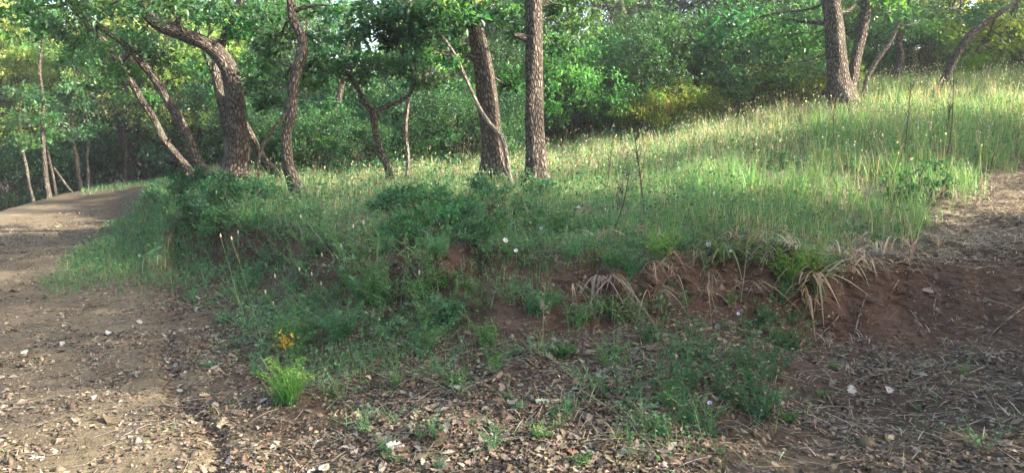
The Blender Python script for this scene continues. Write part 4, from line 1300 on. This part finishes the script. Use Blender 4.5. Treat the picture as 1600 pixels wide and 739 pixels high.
for i, (px, py) in enumerate([(455, 350), (490, 345), (520, 350), (560, 352), (595, 360), (620, 368), (440, 372), (540, 372), (650, 388), (690, 400), (735, 400), (770, 395), (815, 392), (850, 385), (890, 398), (780, 375), (910, 405), (870, 365), (600, 410), (520, 385), (430, 400), (1000, 385), (1060, 395), (1200, 385), (700, 440), (740, 460)]):
    wplace((WV + [W_FEATH2])[rng.integers(9)], px + rng.normal(0, 12), py + rng.normal(0, 6), rng.uniform(.5, 1.0), 'green weed in the fringe along the bank lip', 'weed', 'green weeds fringing the bank lip')
for i, (px, py) in enumerate([(1040, 625), (1090, 590), (1160, 610), (1205, 625), (1110, 660), (1190, 575), (1228, 540), (1015, 670), (1240, 500), (1215, 475)]):
    wplace(WV[rng.integers(8)], px + rng.normal(0, 10), py + rng.normal(0, 6), rng.uniform(.5, .8), 'fine leaved green weed inside the seeding weed patch', 'weed', 'fine leaved weeds inside the seeding patch')
# flowering shrubby weeds below the bank: brownish heads on thin stems
def headed_proto(H, n_st):
    root = empty('flowering_weed', (0, 0, 0))
    gs = Geo(); g = Geo(); gf = g
    az = rng.uniform(0, 6.28, n_st)
    base = np.stack([rng.normal(0, .05, n_st), rng.normal(0, .05, n_st), np.full(n_st, -.01)], -1)
    L_ = H * rng.uniform(.6, 1.15, n_st)
    lean = rng.uniform(.05, .8, n_st); bend = rng.uniform(-.1, .5, n_st)
    tip = blades(gs, base, az, L_, .0035, lean, bend, 0.05, jitcol((0.12, 0.13, 0.06), n_st), seg=4, tipw=.6)
    hd = rng.random(n_st) < .5
    for k in range(5):
        D = rng.normal(0, .8, (n_st, 3)); D[:, 2] = np.abs(D[:, 2]) * .6
        leaves(gf, tip, D, rng.normal(0, .5, (n_st, 3)) + np.array([0, 0, 1]), np.where(hd, .020, .004), np.where(hd, .012, .003), jitcol((0.30, 0.235, 0.17), n_st, .25, .10))
    nl = 34
    j = np.repeat(np.arange(n_st), nl)
    t = rng.uniform(.02, .85, len(j)) ** 1.7
    h = L_[j] * (lean[j] * t + bend[j] * t**2)
    P = np.stack([base[j, 0] + h * np.cos(az[j]), base[j, 1] + h * np.sin(az[j]), L_[j] * (t - .05 * t * t)], -1)
    D = rng.normal(0, 1, (len(j), 3)); D[:, 2] = np.abs(D[:, 2]) * .6
    s = rng.uniform(.012, .042, len(j))
    leaves(g, P, D, rng.normal(0, .5, D.shape) + np.array([0, 0, 1.2]), s, s * .42, jitcol((0.055, 0.150, 0.070), len(j), .22))
    gs.build('stems', M_STEM, root); g.build('foliage', M_GRASS, root)
    return root


HP = [headed_proto(.32, 13), headed_proto(.24, 10), headed_proto(.38, 11), headed_proto(.28, 15)]
for i, (px, py) in enumerate([(1055, 560), (1090, 545), (1130, 560), (1165, 580), (1195, 560), (1215, 590), (1070, 610), (1110, 620), (1150, 640), (1190, 630), (1050, 650), (1095, 670), (1220, 550), (1130, 600), (1030, 590), (1215, 520), (1180, 520), (1135, 530), (1060, 520), (1020, 540), (1170, 660), (1040, 690)]):
    wplace(HP[i % 4], px + rng.normal(0, 24), py + rng.normal(0, 12), rng.uniform(.65, 1.15), 'bushy green weed with brown seed heads in the patch below the green strap leaves', 'weed', 'seeding weeds patch below the bank')
for i, (px, py) in enumerate([(690, 480), (765, 560), (905, 500), (945, 620), (870, 650), (650, 535)]):
    wplace(HP[1], px, py, .55, 'thin sparse seeding weed standing alone on the slope', 'weed', 'lone seeding weeds')

# strap-leaved clumps
def strap(name, px, py, n_, L0, L1, col, tipc, label, cat, drp=(.7, 1.5), w=.016, up=1.0, mat=M_DRY, az0=0, azw=6.28, lift=.0, ben=(.2, .7)):
    h = hit(px, py)
    root_loc = h + np.array([0, 0, lift])
    g = Geo()
    az = az0 + rng.uniform(-azw / 2, azw / 2, n_)
    base = np.stack([rng.normal(0, .025, n_), rng.normal(0, .025, n_), rng.uniform(-.02, .02, n_)], -1)
    blades(g, base, az, rng.uniform(L0 * .6, L1 * 1.05, n_), rng.uniform(.5, 1.5, n_) * w, rng.uniform(.1, .75, n_), rng.uniform(*ben, n_), rng.uniform(*drp, n_), jitcol(col, n_, .2, .06), seg=10, up=up, tipw=.15, tipcol=jitcol(tipc, n_, .2, .06))
    o = g.build(name, mat)
    o.location = root_loc
    tag(o, label, cat)
    return o


STR = (0.40, 0.31, 0.20)
strap('dead_strap_plant', 1272, 452, 36, .28, .62, (0.42, 0.33, 0.2), (0.36, 0.24, 0.16), 'large dead pale strap leaved clump drooping over the red earth beneath the yellow green weed', 'dead plant', az0=-1.57, azw=5.0, lift=.05)
strap('dead_strap_plant', 1262, 482, 14, .28, .48, (0.40, 0.27, 0.17), (0.33, 0.20, 0.13), 'brown drooping strap leaves hanging lowest left of the large dead clump', 'dead plant', az0=-1.9, azw=2.4, lift=.05)
strap('dead_strap_plant', 1325, 430, 14, .2, .42, STR, STR, 'dead straps at the top edge of the bare red patch', 'dead plant', az0=-.8, azw=3.0, lift=.04)
strap('dead_strap_plant', 935, 440, 16, .2, .38, (0.26, 0.20, 0.16), (0.22, 0.16, 0.13), 'hanging grey brown dead leaves on the middle of the bank face', 'dead plant', az0=-1.57, azw=2.2, lift=.0, drp=(1.2, 1.9))
strap('strap_leaved_plant', 1128, 414, 26, .34, .66, (0.10, 0.17, 0.07), (0.16, 0.17, 0.07), 'clump of long green strap leaves arching over the bank face', 'plant', az0=-2.2, azw=3.2, mat=M_GRASS, lift=.04, drp=(.5, 1.3))
strap('strap_leaved_plant', 1160, 400, 20, .28, .52, (0.12, 0.18, 0.06), (0.33, 0.25, 0.12), 'upright half dried strap leaves right behind the green strap clump', 'plant', az0=-1.2, azw=5, mat=M_GRASS, lift=.02, drp=(.2, 1.2), w=.013)
strap('strap_leaved_plant', 968, 690, 14, .15, .30, (0.10, 0.13, 0.06), (0.2, 0.18, 0.1), 'thin grey green tuft sprawling on dry leaves at the foot of the slope', 'plant', mat=M_GRASS, w=.007, drp=(.4, .9))
strap('strap_leaved_plant', 880, 665, 12, .12, .26, (0.07, 0.13, 0.055), (0.14, 0.15, 0.07), 'small green tuft of narrow leaves among litter near the pale green leaf', 'plant', mat=M_GRASS, w=.006, drp=(.3, .7))
strap('strap_leaved_plant', 475, 545, 60, .2, .42, (0.05, 0.13, 0.055), (0.08, 0.15, 0.06), 'wide fine leaved green tuft around the yellow flower', 'plant', mat=M_GRASS, w=.005, drp=(.3, .9))
strap('strap_leaved_plant', 495, 400, 50, .15, .32, (0.05, 0.13, 0.055), (0.08, 0.15, 0.06), 'fine leaved green tuft hanging over the lip below the sinuous trunk', 'plant', mat=M_GRASS, w=.005, drp=(.4, 1.0))
strap('grass_tuft', 450, 630, 150, .12, .30, (0.05, 0.16, 0.045), (0.09, 0.20, 0.05), 'dense bright green upright grass tuft beneath the yellow flower', 'grass tuft', mat=M_GRASS, w=.005, drp=(0, .2), ben=(0, .25))
strap('grass_tuft', 880, 350, 120, .15, .38, (0.10, 0.17, 0.06), (0.2, 0.22, 0.09), 'pale green tall grass tuft on the lip right of the straight trunk', 'grass tuft', mat=M_GRASS, w=.005, drp=(0, .3), ben=(0, .3))
for i, (px, py) in enumerate([(1330, 395), (1375, 400), (1400, 385), (1350, 420), (1300, 405), (1420, 410), (1450, 380), (1180, 385), (1080, 375), (890, 380), (930, 378), (1280, 390), (1310, 380), (1345, 385), (1365, 410), (1385, 390), (1240, 380), (1150, 372), (1210, 372), (1030, 380), (1430, 392), (1330, 412), (1260, 405), (1000, 372)]):
    o_ = strap('dead_strap_plant', px + rng.normal(0, 5), py + rng.normal(0, 4), int(rng.integers(10, 26)), .12, .36, [STR, (0.48, 0.42, 0.30), (0.33, 0.24, 0.16)][i % 3], STR, 'dry pale straw tuft collapsed on the bank lip', 'dead plant', w=.009, drp=(.5, 1.2), lift=.02)
    o_['group'] = 'straw tufts on the bank lip'
for i, (px, py) in enumerate([(1450, 520), (1490, 505), (1475, 540), (1345, 535), (1290, 540), (1540, 560)]):
    o_ = strap('dead_strap_plant', px, py, 12, .06, .18, (0.33, 0.29, 0.24), (0.30, 0.26, 0.2), 'small heap of greyed dead straps on the foot of the red earth', 'dead plant', w=.009, drp=(.5, 1.0), lift=.02)
    o_['group'] = 'dead strap heaps at the foot of the red earth'

for i in range(16):
    px, py = rng.uniform(860, 1270), rng.uniform(392, 462)
    o_ = strap('dead_strap_plant', px, py, int(rng.integers(7, 18)), .10, .34, [(0.26, 0.20, 0.15), STR, (0.34, 0.27, 0.19)][i % 3], (0.24, 0.18, 0.13), 'ragged hanging dry stems', 'dead plant', az0=-1.57, azw=3.0, w=.007, drp=(.8, 1.8), lift=.0)
    o_['group'] = 'dry stems hanging on the bank face'
for i in range(26):
    wplace(WV[rng.integers(8)], rng.uniform(860, 1300), rng.uniform(372, 520), rng.uniform(.4, .95), 'ragged bank weed', 'weed', 'ragged weeds on the bank face')
for i in range(30):
    wplace(WV[rng.integers(8)], rng.uniform(560, 1240), rng.uniform(540, 735), rng.uniform(.2, .6), 'low weed in litter', 'weed', 'low weeds in the leaf litter')
# roots and sticks on the bank
def stick(name, label, pts, w0, cat, off=.02, mat=M_DEAD, taper=.4):
    P = []
    for (px, py) in pts:
        h = hit(px, py)
        P.append(h + np.array([0, -off, off]))
    P = np.array(P)
    R = np.linspace(w0, w0 * taper, len(P)) / 2
    g = Geo(); base = P[0]
    tube(g, P - base, R, seg=7, sub=5, rough_=.15, seed=rng.random() * 9)
    o = g.build(name, mat, smooth=True, bark=True)
    o.location = base
    tag(o, label, cat)


stick('root', 'long thin bare root slanting down across the dark bank at the right end', [(1612, 470), (1585, 492), (1560, 512), (1538, 536)], .016, 'root')
stick('root', 'short upright bare root on the red face below the single pale leaf', [(1459, 470), (1457, 492), (1460, 508)], .012, 'root')
stick('stick', 'short brown stick lying on the red face beside the upright root', [(1418, 486), (1428, 497), (1438, 508)], .014, 'stick')
stick('stick', 'pale stub of stick at the top of the red patch', [(1402, 440), (1396, 451), (1390, 461)], .012, 'stick')
stick('root', 'curving root coming down at the left edge of the bare red patch', [(1352, 462), (1344, 485), (1338, 505), (1334, 524)], .018, 'root')
stick('root', 'thin forked root below the large dead strap clump', [(1310, 495), (1296, 512), (1284, 522), (1281, 536)], .012, 'root')
stick('stick', 'thin crossed twig reaching over dry leaves under the hanging dead leaves', [(722, 620), (750, 605), (775, 596)], .012, 'stick', off=.05)
stick('stick', 'long thin twig lying on the slope above the crossed twig', [(700, 570), (740, 555), (780, 552)], .008, 'stick', off=.05)
stick('root', 'fine root hanging from the lip in the middle of the face', [(720, 408), (722, 430), (726, 452)], .008, 'root')
stick('root', 'thin dark root at the lip under the sinuous trunk', [(452, 405), (449, 420), (444, 436)], .010, 'root', mat=M_BARKD)

# dead stalks with seed remains in the meadow
def stalk(name, label, px, py, top, r=.006, n_br=12, col=(0.055, 0.042, 0.032), cat='dead plant', head=(0.09, 0.065, 0.048)):
    h = hit(px, py)
    d = h[1]
    tp = at(top[0], top[1], d)
    mid = (h + tp) / 2 + rng.normal(0, .015, 3)
    g = Geo()
    tube(g, np.array([h - [0, 0, .03], mid, tp]) - h, [r, r * .8, r * .5], seg=5, sub=4, col=col)
    for k in range(n_br):
        t = rng.uniform(.35, .95)
        A = (h * (1 - t) + tp * t) - h
        L_ = rng.uniform(.06, .16)
        a = rng.uniform(0, 6.28)
        B = A + np.array([math.cos(a) * .45, math.sin(a) * .45, .9]) * L_
        cross_stem(g, A[None], B[None], r * .5, np.array([col]))
        m = 7
        tt = rng.uniform(.2, 1, (m, 1))
        Pn = A * (1 - tt) + B * tt
        leaves(g, Pn, rng.normal(0, 1, (m, 3)), rng.normal(0, 1, (m, 3)), .018, .010, jitcol(head, m))
    o = g.build(name, M_STEM); o.location = h
    tag(o, label, cat)


stalk('dead_stalk', 'tall bare brown stalk standing at the lip, lower of the crossing dead stalks', 952, 372, (985, 262))
stalk('dead_stalk', 'slanting tall thin dead stalk just right of the bare brown one', 1008, 345, (990, 200), n_br=16)
stalk('dead_stalk', 'short brushy dead stalk in the meadow left of the tall crossing stalks', 948, 300, (958, 215), n_br=10)
stalk('dead_stalk', 'tall dark dead stalk in the right meadow, in front of the arching trunk', 1475, 265, (1490, 110), r=.008, n_br=16)
stalk('dead_stalk', 'thin dark dead stalk in the meadow between thickest trunk and tall dark stalk', 1412, 250, (1424, 130), n_br=8)
stalk('dead_stalk', 'short dead stalk standing below the thickest trunk foot', 1303, 220, (1305, 150), n_br=6)
stalk('dead_stalk', 'dark brown thick seeded stalk at the lip among brambles by the white flowers', 772, 372, (764, 320), r=.006, n_br=22, col=(0.07, 0.045, 0.035), head=(0.11, 0.065, 0.05))
stalk('dead_stalk', 'shorter brown seeded stalk right beside the thick seeded stalk', 786, 358, (787, 330), r=.005, n_br=14, col=(0.07, 0.045, 0.035), head=(0.11, 0.065, 0.05))
stalk('dead_stalk', 'thin upright dry stalk rising from the slope in front of the red face', 848, 545, (852, 440), r=.003, n_br=6, col=(0.25, 0.2, 0.14), head=(.3, .24, .16))
stalk('dead_stalk', 'tall thin dry stem in front of the lip over the yellow green weed', 1157, 470, (1172, 335), r=.003, n_br=5, col=(0.25, 0.2, 0.14), head=(.3, .24, .16))

# pale-headed hare's-tail stalks against the slope
for i, (px, py, tx, ty) in enumerate([(395, 480, 362, 376), (372, 440, 372, 366), (440, 500, 415, 460), (438, 490, 427, 478), (470, 470, 430, 435), (500, 455, 468, 424), (505, 465, 487, 432), (520, 470, 502, 447), (525, 420, 503, 402), (530, 420, 533, 388), (560, 400, 552, 358),
                                    (575, 385, 568, 352), (485, 370, 470, 342), (645, 470, 655, 430), (380, 500, 345, 372), (560, 470, 577, 440)]):
    h = hit(px, py)
    if h is None: continue
    d = h[1]; tp = at(tx, ty, d - .05) - h
    g = Geo()
    md = tp * .55 + np.array([0, 0, .03])
    tube(g, np.array([[0, 0, -.02], md, tp]), [.0022, .0018, .0014], seg=5, sub=3, col=(0.22, 0.24, 0.11))
    st = g.mesh('stalk', M_STEM)
    root = empty('hare_tail_grass', h)
    link('stem', st, root)
    gh = Geo(); spindles(gh, tp[None], np.array([[tp[0] * .5, 0, 1.0]]), .044, .0085, (0.50, 0.46, 0.36))
    gh.build('seed_head', M_DRY, root)
    tag(root, 'single grass stalk with a plump cream head rising from the slope', 'grass stalk', 'cream headed grass stalks on the slope')

# white bindweed flowers
def flower(name, label, px, py, r, col, cat='flower', stem=.12, ccol=(.6, .45, .1), n_p=5, group=None):
    h = hit(px, py)
    d_ = unit(np.array([0, 0, EYE]) - h)
    r = r * .72
    h = h + np.array([0, -.02, .0])
    tp = np.array([0, -.03, stem])
    root = empty(name, h)
    gs = Geo(); tube(gs, np.array([[0, .02, -.02], tp * .5 + [0.01, 0, 0], tp]), [.002, .0018, .0015], seg=5, sub=3, col=(0.06, .12, .05)); gs.build('stem', M_STEM, root)
    nn = unit(d_ + np.array([0, 0, .6]) + rng.normal(0, .25, 3))
    s = unit(np.cross(nn, np.array([0, 0, 1.0]))); u = np.cross(nn, s)
    k = 15
    V = [tp - nn * r * .6]
    for ring, (rr, hh_) in enumerate(((.35, -.25), (1.0, .05))):
        for q in range(k):
            a = q * 2 * math.pi / k
            w_ = rr * (1 + (.10 * math.cos(n_p * a) if ring else 0))
            V.append(tp + (s * math.cos(a) + u * math.sin(a)) * r * w_ + nn * r * (hh_ + .05 * math.sin(n_p * a)))
    V = np.array(V)
    tri = np.array([[0, 1 + q, 1 + (q + 1) % k] for q in range(k)]); qd = np.array([[1 + q, 1 + k + q, 1 + k + (q + 1) % k, 1 + (q + 1) % k] for q in range(k)])
    g = Geo(); g.add(V, [tri, qd], col); g.build('petals', M_PETAL, root)
    tag(root, label, cat, group)


for px, py, r, lab in [(790, 386, .030, 'white bindweed flower on the lip, left one of the two below the straight trunk'), (806, 402, .022, 'small white flower hanging lowest at the lip under the straight trunk'),
                       (845, 366, .024, 'white flower in grass at the lip below the straight trunk foot'), (903, 332, .028, 'white flower standing high in pale grass right of the straight trunk'),
                       (1104, 392, .028, 'white flower over the dark earth lip left of the strap leaves'), (1138, 402, .02, 'small greenish white flower between the strap leaves'),
                       (1150, 500, .018, 'tiny pale lilac flower over the seeding weed patch'), (1105, 640, .018, 'tiny lilac flower low in the seeding weed patch'),
                       (1313, 335, .018, 'small white flower deep in the right meadow grass'), (742, 374, .016, 'pinkish white small bloom beside the brown seeded stalks')]:
    flower('bindweed_flower', lab, px, py, r, (0.62, 0.55, 0.72) if 'lilac' in lab else (0.80, 0.76, 0.80), stem=.06)
for px, py in [(872, 336), (878, 342), (948, 342), (940, 350), (868, 345), (1262, 300), (1180, 350), (1342, 330)]:
    flower('meadow_flower', 'tiny white bloom dotted in the grass near the bank lip', px, py, .010, (0.75, 0.72, 0.68), stem=.08, group='tiny white blooms in the grass')
# yellow flower umbel
def yellow(px, py, top, label, n_=26, sp=.045):
    h = hit(px, py); tp = at(top[0], top[1], h[1]) - h
    root = empty('yellow_flower', h)
    gs = Geo(); tube(gs, np.array([[0, 0, -.02], tp * .5 + [.01, 0, 0], tp]), [.003, .0025, .002], seg=5, sub=3, col=(0.16, .2, .06))
    g = Geo()
    c = tp + rng.normal(0, 1, (n_, 3)) * np.array([sp, sp * .6, sp * .8])
    cross_stem(gs, np.repeat(tp[None] - [0, 0, .05], n_, 0), c, .001, np.tile((0.2, .2, .05), (n_, 1)))
    for k in range(3):
        leaves(g, c, rng.normal(0, 1, (n_, 3)), rng.normal(0, 1, (n_, 3)), .018, .012, jitcol((0.62, 0.36, 0.02), n_, .15, .05))
    gs.build('stem', M_STEM, root); g.build('petals', M_PETAL, root)
    tag(root, label, 'flower')


yellow(443, 570, (446, 533), 'ragged orange yellow flower on a stem in the green tuft on the slope', 34, .04)
yellow(222, 352, (220, 345), 'small yellow flower in the green grass beside the track', 8, .02)
yellow(812, 262, (812, 240), 'small yellow orange flower between the two big trunks', 10, .03)
yellow(1420, 180, (1421, 146), 'yellow flower in the sunlit grass near the arching trunk', 12, .03)

# singled-out fallen leaves
for px, py, s, c, lab in [(1450, 456, .085, (.36, .24, .20), 'single pinkish dry oak leaf on the bare red face'), (848, 630, .085, (.40, .46, .28), 'pale green fallen leaf on the litter below the bank'),
                          (38, 553, .085, (.36, .44, .36), 'pale bluish green fallen leaf lying alone on the track'), (170, 523, .08, (.52, .48, .42), 'whitish curled dry leaf in the middle of the track'),
                          (218, 505, .08, (.46, .38, .30), 'tan dry leaf on the track above the wash line'), (1330, 612, .10, (.42, .38, .34), 'large pale lobed leaf on the dark earth below the dead straps'),
                          (1388, 612, .09, (.44, .40, .35), 'pale lobed leaf near the middle of the leaf strewn earth'), (620, 700, .10, (.45, .42, .39), 'large whitish leaf on the litter at the bottom of the slope')]:
    h = hit(px, py)
    g = Geo()
    i = np.argmin(np.abs(qx - px) + np.abs(qy - py) + 1e3 * (~VIS))
    lobed(g, np.zeros((1, 3)), (QN[i] + np.array([0, -.4, .2]))[None], np.array([s * 1.15]), np.array(c), .2, .05)
    o = g.build('fallen_leaf', M_DRY); o.location = h + QN[i] * .015
    tag(o, lab, 'leaf')


for o_ in list(COL.objects):
    if o_.parent is None and o_.type == 'EMPTY' and not o_.get('label'):
        for c_ in list(o_.children):
            bpy.data.objects.remove(c_)
        bpy.data.objects.remove(o_)
# ------------------------------------------------------------------ a label of its own for every member of a group
MARKS = [((370, 200), 'the bent double oak'), ((457, 160), 'the sinuous trunk'), ((250, 140), 'the leaning pair of trunks'), ((600, 200), 'the small umbrella tree'),
         ((668, 170), 'the dark straight trunk'), ((765, 180), 'the big leaning trunk'), ((836, 180), 'the big upright trunk'), ((1310, 100), 'the thickest trunk'),
         ((1490, 100), 'the arching trunk'), ((980, 40), 'the pale forked trunk'), ((885, 110), 'the bright rounded shrub'), ((70, 240), 'the tallest pale trunk'),
         ((215, 288), 'the track end'), ((445, 533), 'the yellow flower'), ((450, 600), 'the bright grass tuft'), ((495, 400), 'the fine leaved lip tuft'),
         ((838, 470), 'the weed on the red face'), ((935, 470), 'the hanging dead leaves'), ((1115, 450), 'the green strap leaves'), ((1275, 480), 'the dead strap clump'),
         ((790, 386), 'the white bindweed flower'), ((1400, 480), 'the bare red patch'), ((848, 630), 'the pale green fallen leaf'), ((1430, 300), 'the dark meadow bush'),
         ((990, 260), 'the crossing dead stalks'), ((735, 335), 'the bramble mass'), ((620, 700), 'the large whitish leaf'), ((1330, 612), 'the large pale leaf'), ((1100, 600), 'the seeding weed patch'),
         ((1170, 90), 'the hanging dark leaves'), ((1570, 500), 'the long bare root'), ((775, 340), 'the brown stalks'), ((320, 330), 'the double oak brambles')]
bpy.context.view_layer.update()
_by = {}
for o_ in list(COL.objects):
    if o_.parent is None and o_.get('label') and not o_['label'].startswith('oak of the wood around'):
        _by.setdefault(o_['label'], []).append(o_)
rng2 = None
ORD = ['first', 'second', 'third', 'fourth', 'fifth', 'sixth', 'seventh', 'eighth', 'ninth', 'tenth', 'eleventh', 'twelfth', 'thirteenth', 'fourteenth', 'fifteenth', 'sixteenth', 'seventeenth', 'eighteenth', 'nineteenth', 'twentieth']
for lab, os_ in _by.items():
    if len(os_) < 2:
        continue
    short = SHORT.get(lab, lab)
    cell = {}
    for o_ in os_:
        zc = 1.2 if o_['category'] in ('tree', 'shrub') else .1
        px_, py_ = to_px(np.array([o_.location.x, o_.location.y, o_.location.z + zc]))
        k = min(range(len(MARKS)), key=lambda q: (MARKS[q][0][0] - px_) ** 2 + (1.3 * (MARKS[q][0][1] - py_)) ** 2)
        dx, dy = px_ - MARKS[k][0][0], py_ - MARKS[k][0][1]
        if o_['category'] in ('tree', 'shrub'):
            side = 'behind' if abs(dx) < 18 else ('left of' if dx < 0 else 'right of')
        else:
            side = (('below' if dy > 0 else 'above') if abs(dy) > abs(dx) else ('left of' if dx < 0 else 'right of'))
        cell.setdefault((k, side), []).append((px_, o_))
    for (k, side), m in cell.items():
        m.sort(key=lambda t: t[0])
        for q, (_, o_) in enumerate(m):
            pre = '' if len(m) == 1 else ORD[min(q, 19)] + ' from left '
            o_['label'] = short + ', ' + pre + side + ' ' + MARKS[k][1]
            if len(o_['label'].replace(',', '').split()) > 16: print('LONG', o_['label'])

# ------------------------------------------------------------------ morning haze in the air of the wood
hm, hnt, hout = new_mat('haze_air')
pv = N(hnt, 'ShaderNodeVolumePrincipled')
pv.inputs['Color'].default_value = (0.93, 0.97, 1.0, 1)
pv.inputs['Density'].default_value = HAZE
pv.inputs['Anisotropy'].default_value = 0.3
hnt.links.new(pv.outputs[0], hout.inputs['Volume'])
zlo = float(TV[:, 2].min()) - 1.0
hv = np.array([(x_, y_, z_) for z_ in (zlo, float(TV[:, 2].max()) + 3.0) for y_ in (-75.0, 320.0) for x_ in (-660.0, 660.0)])
hf = np.array([[0, 2, 3, 1], [4, 5, 7, 6], [0, 1, 5, 4], [2, 6, 7, 3], [0, 4, 6, 2], [1, 3, 7, 5]])
tag(link('haze', mesh_np('haze', hv, hf, hm)), kind='stuff')
print('zmax', TV[:,2].max(), TV[:,1].min(), np.abs(TV[:,0]).max())
